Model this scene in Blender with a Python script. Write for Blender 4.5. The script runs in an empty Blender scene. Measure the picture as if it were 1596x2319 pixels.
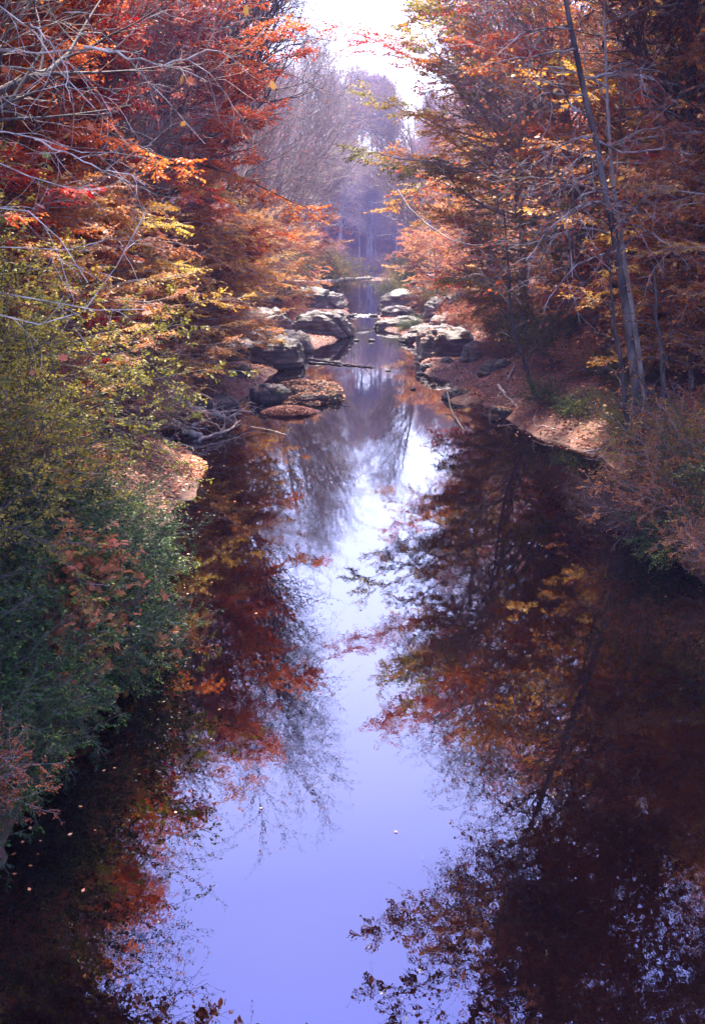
import bpy, bmesh, math, random
import numpy as np
from mathutils import Vector, Matrix, noise as mnoise

PI = math.pi
C = bpy.context.scene.collection
SC = bpy.context.scene

# ------------------------------------------------------------------ camera, sky, sun, exposure
CAM_H = 7.0
FOCAL = 35.0
PITCH = math.radians(15.0)
cam_d = bpy.data.cameras.new("camera")
cam_d.sensor_fit = 'VERTICAL'; cam_d.sensor_height = 36.0; cam_d.sensor_width = 24.0
cam_d.lens = FOCAL; cam_d.clip_start = 0.1; cam_d.clip_end = 3000
cam = bpy.data.objects.new("camera", cam_d); C.objects.link(cam)
cam.location = (0, 0, CAM_H); cam.rotation_euler = (PI/2 - PITCH, 0, 0)
SC.camera = cam

SUN_EL, SUN_AZ = math.radians(60), math.radians(-4)       # azimuth from +Y towards +X
w = bpy.data.worlds.new("World"); SC.world = w; w.use_nodes = True
nt = w.node_tree; nt.nodes.clear()
def wn(t, **k):
    n = nt.nodes.new(t)
    for a, b in k.items(): setattr(n, a, b)
    return n
sky = wn('ShaderNodeTexSky', sky_type='NISHITA', sun_disc=False, sun_elevation=SUN_EL, sun_rotation=SUN_AZ)
sky.air_density = 1.0; sky.dust_density = 2.0; sky.ozone_density = 2.0; sky.altitude = 100
tc = wn('ShaderNodeTexCoord'); sep = wn('ShaderNodeSeparateXYZ')
ramp = wn('ShaderNodeValToRGB')       # thin bright cloud low in the sky, lavender-blue higher up; unseen white overhead added for fill light
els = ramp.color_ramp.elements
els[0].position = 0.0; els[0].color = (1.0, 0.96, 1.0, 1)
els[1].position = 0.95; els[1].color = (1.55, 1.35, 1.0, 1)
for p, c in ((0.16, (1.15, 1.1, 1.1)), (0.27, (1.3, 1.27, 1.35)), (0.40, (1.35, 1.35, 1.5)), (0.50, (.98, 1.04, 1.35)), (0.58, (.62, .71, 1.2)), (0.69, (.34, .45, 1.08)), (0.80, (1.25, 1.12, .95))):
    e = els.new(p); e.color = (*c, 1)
mul = wn('ShaderNodeMix', data_type='RGBA', blend_type='MULTIPLY'); mul.inputs[0].default_value = 1
bg = wn('ShaderNodeBackground'); bg.inputs[1].default_value = 0.12
out = wn('ShaderNodeOutputWorld')
scl = wn('ShaderNodeMix', data_type='RGBA', blend_type='MULTIPLY'); scl.inputs[0].default_value = 1
scl.inputs[7].default_value = (1.5, 1.38, 1.62, 1)
L = nt.links.new
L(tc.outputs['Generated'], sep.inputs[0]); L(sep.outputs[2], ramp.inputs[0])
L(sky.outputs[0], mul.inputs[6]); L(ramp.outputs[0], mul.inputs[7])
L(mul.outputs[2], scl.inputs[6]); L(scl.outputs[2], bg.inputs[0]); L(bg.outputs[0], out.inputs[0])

sl = bpy.data.lights.new("sun", 'SUN'); sl.energy = 4.9; sl.angle = math.radians(2); sl.color = (1.0, 0.90, 0.78)
sun = bpy.data.objects.new("sun", sl); C.objects.link(sun)
sd = Vector((math.sin(SUN_AZ)*math.cos(SUN_EL), math.cos(SUN_AZ)*math.cos(SUN_EL), math.sin(SUN_EL)))
sun.rotation_euler = sd.to_track_quat('Z', 'Y').to_euler(); sun.location = (30, 40, 70)

SC.view_settings.view_transform = 'Standard'; SC.view_settings.look = 'None'
SC.view_settings.exposure = 2.0; SC.view_settings.gamma = 1.0; SC.view_settings.use_curve_mapping = False
SC.render.engine = 'CYCLES'
cy = SC.cycles
cy.max_bounces = 6; cy.diffuse_bounces = 2; cy.glossy_bounces = 2; cy.transmission_bounces = 3
cy.volume_bounces = 0; cy.transparent_max_bounces = 6; cy.caustics_reflective = False; cy.caustics_refractive = False
cy.sample_clamp_indirect = 6; cy.use_denoising = True

# ------------------------------------------------------------------ helpers
F = FOCAL/36*2318
def ray(px, py):
    x, y = (px-798)/F, -(py-1159)/F
    c, s = math.cos(PITCH), math.sin(PITCH)
    return np.array([x, c + y*s, -s + y*c])
def W(px, py, z=0.0):
    d = ray(px, py); t = (z-CAM_H)/d[2]; return np.array([0, 0, CAM_H]) + d*t
def at(px, py, Y):
    d = ray(px, py); t = Y/d[1]; return np.array([0, 0, CAM_H]) + d*t

def norm(v): return v/np.maximum(np.linalg.norm(v, axis=-1, keepdims=True), 1e-9)

def hash2(i, j, s):
    n = np.sin(i*127.1 + j*311.7 + s*74.7)*43758.5453
    return n - np.floor(n)
def vnoise(x, y, s=0):
    i, j = np.floor(x), np.floor(y); f, g = x-i, y-j
    f = f*f*(3-2*f); g = g*g*(3-2*g)
    a, b = hash2(i, j, s), hash2(i+1, j, s); c, d = hash2(i, j+1, s), hash2(i+1, j+1, s)
    return (a*(1-f)+b*f)*(1-g) + (c*(1-f)+d*f)*g - .5
def fbm(x, y, s=0, o=4):
    r = 0; a = 1
    for k in range(o): r = r + a*vnoise(x*2**k, y*2**k, s+k); a *= .5
    return r

def mesh_from(name, V, Fq, mat=None, tint=None, smooth=False):
    me = bpy.data.meshes.new(name)
    V = np.asarray(V, np.float32); Fq = np.asarray(Fq, np.int32)
    me.vertices.add(len(V)); me.vertices.foreach_set('co', V.ravel())
    n, k = Fq.shape
    me.loops.add(n*k); me.loops.foreach_set('vertex_index', Fq.ravel())
    me.polygons.add(n); me.polygons.foreach_set('loop_start', np.arange(0, n*k, k, dtype=np.int32))
    me.polygons.foreach_set('loop_total', np.full(n, k, np.int32))
    if smooth: me.polygons.foreach_set('use_smooth', np.ones(n, bool))
    me.update(calc_edges=True)
    if tint is not None:
        a = me.attributes.new('tint', 'FLOAT', 'POINT'); a.data.foreach_set('value', np.asarray(tint, np.float32))
    if mat: me.materials.append(mat)
    return me

def tubes(P, R, sides):
    N, K, _ = P.shape
    T = norm(np.gradient(P, axis=1))
    m = norm(T.mean(axis=1))
    ref = np.where(np.abs(m[:, 2:3]) > .8, np.array([[1., 0, 0]]), np.array([[0, 0, 1.]]))
    U = norm(np.cross(T, ref[:, None, :])); Vv = np.cross(T, U)
    a = np.arange(sides)/sides*2*PI
    ring = (U[:, :, None, :]*np.cos(a)[None, None, :, None] + Vv[:, :, None, :]*np.sin(a)[None, None, :, None])
    V = (P[:, :, None, :] + ring*R[:, :, None, None]).reshape(-1, 3)
    b = np.arange(N)[:, None, None]*K*sides + np.arange(K-1)[None, :, None]*sides
    s = np.arange(sides)[None, None, :]; s2 = (s+1) % sides
    Fq = np.stack([b+s, b+s2, b+sides+s2, b+sides+s], -1).reshape(-1, 4)
    return V, Fq

class Acc:
    def __init__(s): s.V = []; s.F = []; s.n = 0; s.t = []
    def add(s, V, Fq, t=None):
        s.V.append(V); s.F.append(Fq+s.n); s.n += len(V)
        if t is not None: s.t.append(t)
    def mesh(s, name, mat, smooth=False):
        return mesh_from(name, np.concatenate(s.V), np.concatenate(s.F), mat,
                         np.concatenate(s.t) if s.t else None, smooth)

UP = np.array([0, 0, 1.])
def grow(rng, P, R, tint, n, t0, t1, ang, length, k, flat=False, trop=0., wig=.1, rr=.55, rtip=.006,
         bias=0., prof=None, dtint=.15, phin=.35, angvar=.2, biasdir=(1, 0, 0)):
    N, K, _ = P.shape
    t = t0 + (t1-t0)*(np.arange(n)[None, :] + rng.random((N, n)))/n
    f = t*(K-1); i = np.clip(f.astype(int), 0, K-2); fr = (f-i)[..., None]
    r_ = np.arange(N)[:, None]
    A, B = P[r_, i], P[r_, i+1]
    pos = A*(1-fr)+B*fr; T = norm(B-A)
    rad = R[r_, i]*(1-fr[..., 0]) + R[r_, i+1]*fr[..., 0]
    S = np.cross(T, UP); bad = np.linalg.norm(S, axis=-1, keepdims=True) < .15
    S = norm(np.where(bad, np.cross(T, np.array([1., .2, 0])), S)); Vv = np.cross(S, T)
    a = ang + angvar*rng.standard_normal((N, n))
    if flat:
        side = np.where((np.arange(n)[None, :] + rng.integers(0, 2, (N, 1))) % 2 == 0, 1., -1.)
        phi = phin*rng.standard_normal((N, n))
        lat = S*(side*np.cos(phi))[..., None] + Vv*np.sin(phi)[..., None]
    else:
        phi = 2.39996*np.arange(n)[None, :] + rng.random((N, 1))*6.28 + .3*rng.standard_normal((N, n))
        lat = S*np.cos(phi)[..., None] + Vv*np.sin(phi)[..., None]
    if bias: lat = norm(lat + bias*np.array(biasdir, float))
    d = norm(T*np.cos(a)[..., None] + lat*np.sin(a)[..., None])
    ln = length*(.6+.8*rng.random((N, n)))
    if prof is not None: ln = ln*prof(t)
    seg = (ln/(k-1))[..., None]
    pts = [pos]
    for q in range(k-1):
        pos = pos + d*seg; pts.append(pos)
        d = norm(d + trop*UP + wig*rng.standard_normal(d.shape))
    CP = np.stack(pts, 2).reshape(N*n, k, 3)
    rs = np.minimum(rad*rr, .02+ln*.03)
    CR = (rs[..., None]*(1-np.linspace(0, 1, k)) + rtip*np.linspace(0, 1, k)).reshape(N*n, k)
    CR = np.maximum(CR, rtip)
    ct = (tint[:, None] + dtint*rng.standard_normal((N, n))).reshape(-1)
    return CP, CR, ct

def leaves(rng, P, tint, m, size, aspect=.62, tilt=.45, keep=1., dtint=.12, clump=.0, droop=.15, outward=.9, lobed=False):
    N, K, _ = P.shape
    t = .08 + .92*(np.arange(m)[None, :] + rng.random((N, m)))/m
    t = np.minimum(t, .999)
    f = t*(K-1); i = f.astype(int); fr = (f-i)[..., None]; r_ = np.arange(N)[:, None]
    A, B = P[r_, i], P[r_, i+1]
    pos = A*(1-fr)+B*fr; T = norm(B-A)
    S = norm(np.cross(T, UP)+1e-4)
    side = np.where(np.arange(m)[None, :] % 2 == 0, 1., -1.)
    D = norm(.55*T + outward*S*side[..., None] + .3*rng.standard_normal(pos.shape) - droop*UP)
    nrm = norm(UP + tilt*rng.standard_normal(pos.shape))
    Wd = norm(np.cross(D, nrm))
    ll = (size*(.55+.8*rng.random((N, m))))[..., None]
    base = pos + D*ll*.15
    mid = base + D*ll*.5
    tip = base + D*ll - UP*ll*.12
    hw = ll*aspect*.5
    q = np.stack([base, mid+Wd*hw, tip, mid-Wd*hw], 2)
    if lobed:
        o_ = ((0, 0), (.2, .5), (.42, .28), (.62, .52), (.7, .2), (1, 0), (.7, -.2), (.62, -.52), (.42, -.28), (.2, -.5))
        q = np.stack([base + D*ll*a_ + Wd*ll*b_*aspect*1.5 - UP*ll*.15*(a_*a_+b_*b_) for a_, b_ in o_], 2)
    tt = tint[:, None] + dtint*rng.standard_normal((N, m))
    kp = rng.random((N, m)) < keep
    if clump: kp &= (rng.random(N) > clump)[:, None]
    q = q[kp]; tt = tt[kp]
    kk = q.shape[1]; V = q.reshape(-1, 3); Fq = np.arange(len(V)).reshape(-1, kk)
    return V, Fq, np.repeat(np.clip(tt, 0, 1), kk)

# ------------------------------------------------------------------ materials
def mat(name):
    m = bpy.data.materials.new(name); m.use_nodes = True
    t = m.node_tree; t.nodes.clear()
    return m, t, t.nodes.new('ShaderNodeOutputMaterial')
def setramp(r, stops):
    e = r.color_ramp.elements
    e[0].position, e[0].color = stops[0][0], (*stops[0][1], 1)
    e[1].position, e[1].color = stops[-1][0], (*stops[-1][1], 1)
    for p, c in stops[1:-1]:
        x = e.new(p); x.color = (*c, 1)
def leaf_mat(name, stops, trans=.44, rough=.5, spec=.22):
    m, t, o = mat(name)
    a = t.nodes.new('ShaderNodeAttribute'); a.attribute_name = 'tint'
    r = t.nodes.new('ShaderNodeValToRGB'); setramp(r, stops)
    oi = t.nodes.new('ShaderNodeObjectInfo')
    hs = t.nodes.new('ShaderNodeHueSaturation')
    mr = t.nodes.new('ShaderNodeMapRange'); mr.inputs[3].default_value = .485; mr.inputs[4].default_value = .515
    t.links.new(oi.outputs['Random'], mr.inputs[0]); t.links.new(mr.outputs[0], hs.inputs['Hue'])
    p = t.nodes.new('ShaderNodeBsdfPrincipled'); p.inputs['Roughness'].default_value = rough
    p.inputs['Specular IOR Level'].default_value = spec
    tr = t.nodes.new('ShaderNodeBsdfTranslucent'); mx = t.nodes.new('ShaderNodeMixShader'); mx.inputs[0].default_value = trans
    L = t.links.new
    L(a.outputs['Fac'], r.inputs[0]); L(r.outputs[0], hs.inputs['Color'])
    L(hs.outputs[0], p.inputs['Base Color']); L(hs.outputs[0], tr.inputs[0])
    L(p.outputs[0], mx.inputs[1]); L(tr.outputs[0], mx.inputs[2]); L(mx.outputs[0], o.inputs[0])
    return m
def bark_mat(name, c1, c2, scale=6., stretch=.25, rough=.8):
    m, t, o = mat(name)
    tc = t.nodes.new('ShaderNodeTexCoord'); mp = t.nodes.new('ShaderNodeMapping'); mp.inputs['Scale'].default_value = (1, 1, stretch)
    n = t.nodes.new('ShaderNodeTexNoise'); n.inputs['Scale'].default_value = scale; n.inputs['Detail'].default_value = 6
    r = t.nodes.new('ShaderNodeValToRGB'); setramp(r, ((.38, c1), (.62, c2)))
    p = t.nodes.new('ShaderNodeBsdfPrincipled'); p.inputs['Roughness'].default_value = rough
    b = t.nodes.new('ShaderNodeBump'); b.inputs['Strength'].default_value = .5; b.inputs['Distance'].default_value = .03
    L = t.links.new
    L(tc.outputs['Object'], mp.inputs[0]); L(mp.outputs[0], n.inputs[0]); L(n.outputs[0], r.inputs[0])
    L(r.outputs[0], p.inputs['Base Color']); L(n.outputs[0], b.inputs['Height']); L(b.outputs[0], p.inputs['Normal'])
    L(p.outputs[0], o.inputs[0]); return m

LM = {
 'red':    leaf_mat('red_leaf', ((.0, (.16, .012, .006)), (.3, (.46, .04, .006)), (.55, (.74, .11, .015)), (.8, (.82, .19, .02)), (1, (.85, .32, .05)))),
 'pink':   leaf_mat('pink_leaf', ((.0, (.22, .03, .04)), (.4, (.55, .10, .08)), (.7, (.70, .2, .12)), (1, (.8, .38, .2)))),
 'gold':   leaf_mat('gold_leaf', ((.0, (.16, .16, .015)), (.22, (.38, .33, .02)), (.4, (.68, .36, .03)), (.6, (.68, .22, .025)), (.8, (.66, .11, .025)), (1, (.5, .05, .02)))),
 'yellow': leaf_mat('yellow_leaf', ((.0, (.28, .07, .015)), (.3, (.55, .2, .02)), (.6, (.75, .42, .04)), (1, (.80, .55, .08)))),
 'rust':   leaf_mat('rust_leaf', ((.0, (.12, .04, .02)), (.35, (.36, .11, .04)), (.65, (.56, .18, .035)), (.9, (.64, .3, .06)), (1, (.72, .46, .14)))),
 'olive':  leaf_mat('olive_leaf', ((.0, (.03, .05, .010)), (.3, (.11, .13, .015)), (.6, (.27, .24, .025)), (.85, (.48, .40, .04)), (1, (.62, .46, .06)))),
 'privet': leaf_mat('privet_leaf', ((.0, (.010, .028, .016)), (.4, (.014, .048, .010)), (.7, (.045, .12, .018)), (1, (.30, .33, .05))), trans=.3, rough=.4, spec=.14),
 'pine':   leaf_mat('pine_leaf', ((.0, (.008, .022, .014)), (.6, (.02, .05, .03)), (1, (.05, .085, .04))), trans=.15, rough=.5),
 'brown':  leaf_mat('brown_leaf', ((.0, (.05, .02, .015)), (.5, (.14, .055, .035)), (.8, (.3, .11, .06)), (1, (.42, .22, .14)))),
 'litter': leaf_mat('litter_leaf', ((.0, (.10, .035, .02)), (.4, (.32, .10, .04)), (.7, (.52, .19, .08)), (1, (.72, .42, .26))), trans=.1, rough=.5),
 'big':    leaf_mat('sycamore_leaf', ((.0, (.08, .13, .03)), (.3, (.22, .25, .05)), (.5, (.5, .2, .07)), (1, (.6, .2, .10)))),
}
BM = {
 'pale': bark_mat('pale_bark', (.22, .2, .18), (.70, .66, .6), 4.),
 'mottled': bark_mat('mottled_bark', (.06, .05, .05), (.50, .46, .44), 2.2, .4),
 'grey': bark_mat('grey_bark', (.18, .155, .145), (.44, .4, .37), 5.),
 'dark': bark_mat('dark_bark', (.035, .028, .028), (.11, .09, .085), 7.),
 'twig': bark_mat('red_twig_bark', (.10, .06, .055), (.22, .135, .125), 7.),
 'lean': bark_mat('leaning_bark', (.035, .028, .03), (.20, .17, .165), 3., .3),
 'wood': bark_mat('driftwood', (.22, .17, .15), (.5, .43, .4), 5., .3),
}

# ------------------------------------------------------------------ river outline and terrain
Lp = [(-6.4, -60), (-6.2, -12), (-5.9, 4)] + [tuple(W(a, b)[:2]) for a, b in (
    (-80, 2010), (-20, 1940), (30, 1850), (60, 1760), (110, 1680), (190, 1590), (250, 1500), (290, 1400), (320, 1300), (350, 1225),
    (400, 1160), (445, 1105), (452, 1022), (360, 1008), (330, 970), (430, 930), (540, 905), (600, 862), (640, 832),
    (690, 792), (780, 762), (788, 702), (776, 655), (740, 640), (745, 622), (790, 606))]
Rp = [tuple(W(a, b)[:2]) for a, b in (
    (925, 606), (945, 618), (958, 645), (885, 672), (858, 712), (868, 745), (940, 765), (952, 800), (960, 845), (1014, 862), (1020, 905), (1140, 925),
    (1140, 957), (1200, 978), (1290, 1008), (1375, 1050), (1450, 1092), (1480, 1150), (1510, 1220), (1570, 1290), (1670, 1385), (1800, 1500), (1950, 1700))] + [(8.3, 2), (8.6, -12), (9, -60)]
river = np.array(Lp + Rp)
def seg_dist(x, y, A, B):
    d = B-A; t = np.clip(((x-A[0])*d[0]+(y-A[1])*d[1])/(d@d), 0, 1)
    return np.hypot(x-A[0]-t*d[0], y-A[1]-t*d[1])
def river_dist(x, y):                 # >0 on land, <0 in the water; second value: distance to the left bank line
    dist = np.full(x.shape, 1e9); inside = np.zeros(x.shape, bool)
    n = len(river)
    for k in range(n):
        A, B = river[k], river[(k+1) % n]
        if k != n-1: dist = np.minimum(dist, seg_dist(x, y, A, B))
        if A[1] != B[1]:
            c = ((A[1] > y) != (B[1] > y)) & (x < (B[0]-A[0])*(y-A[1])/(B[1]-A[1])+A[0])
            inside ^= c
    wob = (.34*fbm(x*.9, y*.9, 21, 3) + .5*fbm(x*.3, y*.3, 22, 2))*np.clip(1.2-dist/3, 0, 1)      # ragged shoreline
    return np.where(inside, -dist, dist) + wob
def Hgt(x, y):
    x = np.asarray(x, float); y = np.asarray(y, float)
    d = river_dist(x, y)
    dl = np.maximum(d, 0)
    right = x > 0
    lip = np.where(right, .28, .35)*(1-np.exp(-dl/.35))
    slope = np.where(right, .34, .42)
    shelf = np.clip((y-50)/12, 0, 1)*np.clip((125-y)/12, 0, 1)
    shelf = .6 + np.where(right, 3.4, 4.2)*shelf
    rise = 26*(1-np.exp(-np.maximum(dl-shelf, 0)*slope/26))
    h = lip + rise
    amp = np.clip(dl/6, 0.05, 1)
    h = h + amp*(1.6*fbm(x*.09, y*.09, 3) + .35*fbm(x*.6, y*.6, 7)) + .05*fbm(x*2.3, y*2.3, 9)*np.clip(dl*2, 0, 1)
    far = np.clip((y-280)/110, 0, 1); h = h + 24*far*far*(3-2*far)*np.clip(dl/10, 0, 1)
    h = np.where(d > 0, np.maximum(h, .02+.1*np.minimum(dl, 1)), -.02 - .5*(1-np.exp(d/1.2)))
    return h
def hz(x, y): return float(Hgt(np.array([x]), np.array([y]))[0])

def grid_axis(vals):
    out = []
    for a, b, s in vals: out += list(np.arange(a, b, s))
    return np.array(out + [vals[-1][1]])
gx = grid_axis([(-150, -60, 5), (-60, -22, 1.6), (-22, 22, .33), (22, 60, 1.6), (60, 150, 5)])
gy = grid_axis([(-60, 5, 2.5), (5, 65, .4), (65, 140, .9), (140, 300, 2.2), (300, 440, 6)])
GX, GY = np.meshgrid(gx, gy)
GZ = Hgt(GX, GY)
nx, ny = len(gx), len(gy)
V = np.stack([GX.ravel(), GY.ravel(), GZ.ravel()], 1)
I = (np.arange(ny-1)[:, None]*nx + np.arange(nx-1)[None, :]).ravel()
Fq = np.stack([I, I+1, I+nx+1, I+nx], 1)

gm, t, o = mat('forest_floor')
tc = t.nodes.new('ShaderNodeTexCoord')
n1 = t.nodes.new('ShaderNodeTexNoise'); n1.inputs['Scale'].default_value = 9; n1.inputs['Detail'].default_value = 8; n1.inputs['Roughness'].default_value = .7
n2 = t.nodes.new('ShaderNodeTexNoise'); n2.inputs['Scale'].default_value = .5; n2.inputs['Detail'].default_value = 5
r1 = t.nodes.new('ShaderNodeValToRGB'); setramp(r1, ((.32, (.05, .022, .016)), (.5, (.17, .065, .04)), (.68, (.34, .15, .09))))
r2 = t.nodes.new('ShaderNodeValToRGB'); setramp(r2, ((.42, (.09, .07, .04)), (.6, (1, 1, 1))))
mx = t.nodes.new('ShaderNodeMix'); mx.data_type = 'RGBA'; mx.blend_type = 'MULTIPLY'; mx.inputs[0].default_value = .55
p = t.nodes.new('ShaderNodeBsdfPrincipled'); p.inputs['Roughness'].default_value = .8
b = t.nodes.new('ShaderNodeBump'); b.inputs['Strength'].default_value = .9; b.inputs['Distance'].default_value = .08
Lk = t.links.new
Lk(tc.outputs['Object'], n1.inputs[0]); Lk(tc.outputs['Object'], n2.inputs[0]); Lk(n1.outputs[0], r1.inputs[0]); Lk(n2.outputs[0], r2.inputs[0])
Lk(r1.outputs[0], mx.inputs[6]); Lk(r2.outputs[0], mx.inputs[7]); Lk(mx.outputs[2], p.inputs['Base Color'])
Lk(n1.outputs[0], b.inputs['Height']); Lk(b.outputs[0], p.inputs['Normal']); Lk(p.outputs[0], o.inputs[0])
ground = bpy.data.objects.new('ground', mesh_from('ground', V, Fq, gm, smooth=True)); C.objects.link(ground); ground['kind'] = 'structure'

# river water: tannin-brown, mirror-like with faint ripples
wm, t, o = mat('river_water')
tc = t.nodes.new('ShaderNodeTexCoord')
mp = t.nodes.new('ShaderNodeMapping'); mp.inputs['Scale'].default_value = (1.0, .45, 1)
n1 = t.nodes.new('ShaderNodeTexNoise'); n1.inputs['Scale'].default_value = 2.6; n1.inputs['Detail'].default_value = 4; n1.inputs['Roughness'].default_value = .6
n3 = t.nodes.new('ShaderNodeTexNoise'); n3.inputs['Scale'].default_value = .28; n3.inputs['Detail'].default_value = 3
b = t.nodes.new('ShaderNodeBump'); b.inputs['Strength'].default_value = .055; b.inputs['Distance'].default_value = .04
ms = t.nodes.new('ShaderNodeMath'); ms.operation = 'MULTIPLY'
r3 = t.nodes.new('ShaderNodeMapRange'); r3.inputs[1].default_value = .35; r3.inputs[2].default_value = .7; r3.inputs[3].default_value = .25; r3.inputs[4].default_value = 1.
df = t.nodes.new('ShaderNodeBsdfDiffuse')
nb = t.nodes.new('ShaderNodeTexNoise'); nb.inputs['Scale'].default_value = .8; nb.inputs['Detail'].default_value = 5
rb = t.nodes.new('ShaderNodeValToRGB'); setramp(rb, ((.3, (.0004, .0001, .00005)), (.7, (.0026, .0006, .0001))))
gl = t.nodes.new('ShaderNodeBsdfGlossy'); gl.inputs['Roughness'].default_value = .004
gl.inputs['Color'].default_value = (.96, .95, 1, 1)
fr = t.nodes.new('ShaderNodeFresnel'); fr.inputs[0].default_value = 2.0
mxs = t.nodes.new('ShaderNodeMixShader')
Lk = t.links.new
Lk(tc.outputs['Object'], mp.inputs[0]); Lk(mp.outputs[0], n1.inputs[0]); Lk(tc.outputs['Object'], n3.inputs[0]); Lk(tc.outputs['Object'], nb.inputs[0])
Lk(n3.outputs[0], r3.inputs[0]); Lk(n1.outputs[0], ms.inputs[0]); Lk(r3.outputs[0], ms.inputs[1]); Lk(ms.outputs[0], b.inputs['Height'])
Lk(nb.outputs[0], rb.inputs[0]); Lk(rb.outputs[0], df.inputs[0])
Lk(b.outputs[0], gl.inputs['Normal']); Lk(b.outputs[0], fr.inputs['Normal'])
Lk(fr.outputs[0], mxs.inputs[0]); Lk(df.outputs[0], mxs.inputs[1]); Lk(gl.outputs[0], mxs.inputs[2]); Lk(mxs.outputs[0], o.inputs[0])
water = bpy.data.objects.new('river_water', mesh_from('river_water', [(-40, -60, 0), (40, -60, 0), (40, 320, 0), (-40, 320, 0)], [(0, 1, 2, 3)], wm))
C.objects.link(water); water['kind'] = 'structure'

# ------------------------------------------------------------------ plant builders
def build(levels, sides, barkm, leafset):
    tr = Acc(); cr = Acc()
    for (P, R), s in zip(levels, sides): tr.add(*tubes(P, R, s))
    parts = [('trunk', tr.mesh('trunk', barkm, smooth=True))]
    if leafset:
        for V, Fq, tt in leafset[0]: cr.add(V, Fq, tt)
        if cr.V: parts.append(('crown', cr.mesh('crown', leafset[1])))
    return parts

def trunk_line(rng, H, r0, lean=(0, 0), wob=.15, K=16):
    z = np.linspace(0, 1, K)
    P = np.zeros((1, K, 3))
    P[0, :, 2] = z*H - .4*(1-z)
    P[0, :, 0] = lean[0]*z**1.2 + wob*np.cumsum(rng.standard_normal(K))*.35*(z > 0)
    P[0, :, 1] = lean[1]*z**1.2 + wob*np.cumsum(rng.standard_normal(K))*.35*(z > 0)
    R = (r0*(1-z)**.8 + .02 + r0*.5*np.exp(-z*H/.5))[None, :]
    return P, R

def leafy_tree(seed, H=20, r0=.28, lean=(1.5, 0), t0=.15, n1=34, L1=7., bias=.7, ang=1.35, trop=.03, n2=13, n3=8,
               leafm='gold', barkm='grey', m=16, size=.15, keep=1., flat=True, crown_tint=.5, prof=None, clump=.12, tw=.75, grad=0.):
    rng = np.random.default_rng(seed)
    P0, R0 = trunk_line(rng, H, r0, lean)
    prof = prof or (lambda t: (.45+.75*np.sin(PI*np.clip((t-t0)/(1-t0), 0, 1)**.75*.92+.12)))
    t_ = np.array([crown_tint])
    P1, R1, c1 = grow(rng, P0, R0, t_, n1, t0, .98, ang, L1, 9, trop=trop, wig=.09, rr=.5, bias=bias, prof=prof, dtint=.28, rtip=.012)
    c1 = c1 + grad*(P1[:, 0, 2]/H-.5)
    P2, R2, c2 = grow(rng, P1, R1, c1, n2, .18, 1., .9, L1*.33, 6, flat=flat, trop=-.02, wig=.09, rr=.6, dtint=.08, rtip=.008,
                      prof=lambda t: 1.25-.8*t)
    P3, R3, c3 = grow(rng, P2, R2, c2, n3, .15, 1., .8, tw, 4, flat=flat, trop=-.03, wig=.08, rr=.7, dtint=.05, rtip=.005)
    lv = []
    if m:
        lv = [leaves(rng, P3, c3, m, size, keep=keep, clump=clump), leaves(rng, P2, c2, m, size, keep=keep*.6, clump=clump)]
    return build([(P0, R0), (P1, R1), (P2, R2), (P3, R3)], [10, 5, 4, 3], BM[barkm], (lv, LM[leafm]))

def bare_tree(seed, H=26, r0=.3, lean=(1, 0), t0=.3, n1=26, L1=8., barkm='grey', leafm=None, m=0, size=.13, keep=1., ang=.75, n2=11, n3=8, tw=1.1, bias=.35, rt=.007):
    rng = np.random.default_rng(seed)
    P0, R0 = trunk_line(rng, H, r0, lean, .2)
    t_ = np.array([.5])
    prof = lambda t: 1.15-.65*np.clip((t-t0)/(1-t0), 0, 1)
    P1, R1, c1 = grow(rng, P0, R0, t_, n1, t0, .98, ang, L1, 9, trop=.09, wig=.11, rr=.55, bias=bias, prof=prof, dtint=.2, rtip=.016)
    P2, R2, c2 = grow(rng, P1, R1, c1, n2, .2, 1., .7, L1*.38, 6, trop=.03, wig=.13, rr=.62, dtint=.08, rtip=.011, prof=lambda t: 1.2-.6*t)
    P3, R3, c3 = grow(rng, P2, R2, c2, n3, .2, 1., .65, tw, 5, trop=.02, wig=.14, rr=.7, dtint=.05, rtip=rt)
    lv = [leaves(rng, P3, c3, m, size, keep=keep, tilt=1.2)] if m else []
    return build([(P0, R0), (P1, R1), (P2, R2), (P3, R3)], [10, 5, 4, 3], BM[barkm], (lv, LM[leafm]) if m else None)

def pine_tree(seed, H=15, r0=.2, t0=.12, n1=60, L1=3.2, leafm='pine', m=22, size=.16):
    rng = np.random.default_rng(seed)
    P0, R0 = trunk_line(rng, H, r0, (.2, 0), .06)
    t_ = np.array([.5]); prof = lambda t: 1.15-.95*t
    P1, R1, c1 = grow(rng, P0, R0, t_, n1, t0, .99, 1.45, L1, 6, trop=.02, wig=.05, rr=.4, prof=prof, dtint=.15)
    P2, R2, c2 = grow(rng, P1, R1, c1, 12, .1, 1., .95, L1*.33, 4, flat=True, trop=-.04, wig=.05, rr=.6, dtint=.1, rtip=.006, prof=lambda t: 1.2-.7*t)
    lv = [leaves(rng, P2, c2, m, size, aspect=.35, tilt=.7), leaves(rng, P1, c1, m, size, aspect=.35, tilt=.7)]
    return build([(P0, R0), (P1, R1), (P2, R2)], [8, 4, 3], BM['dark'], (lv, LM[leafm]))

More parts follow.
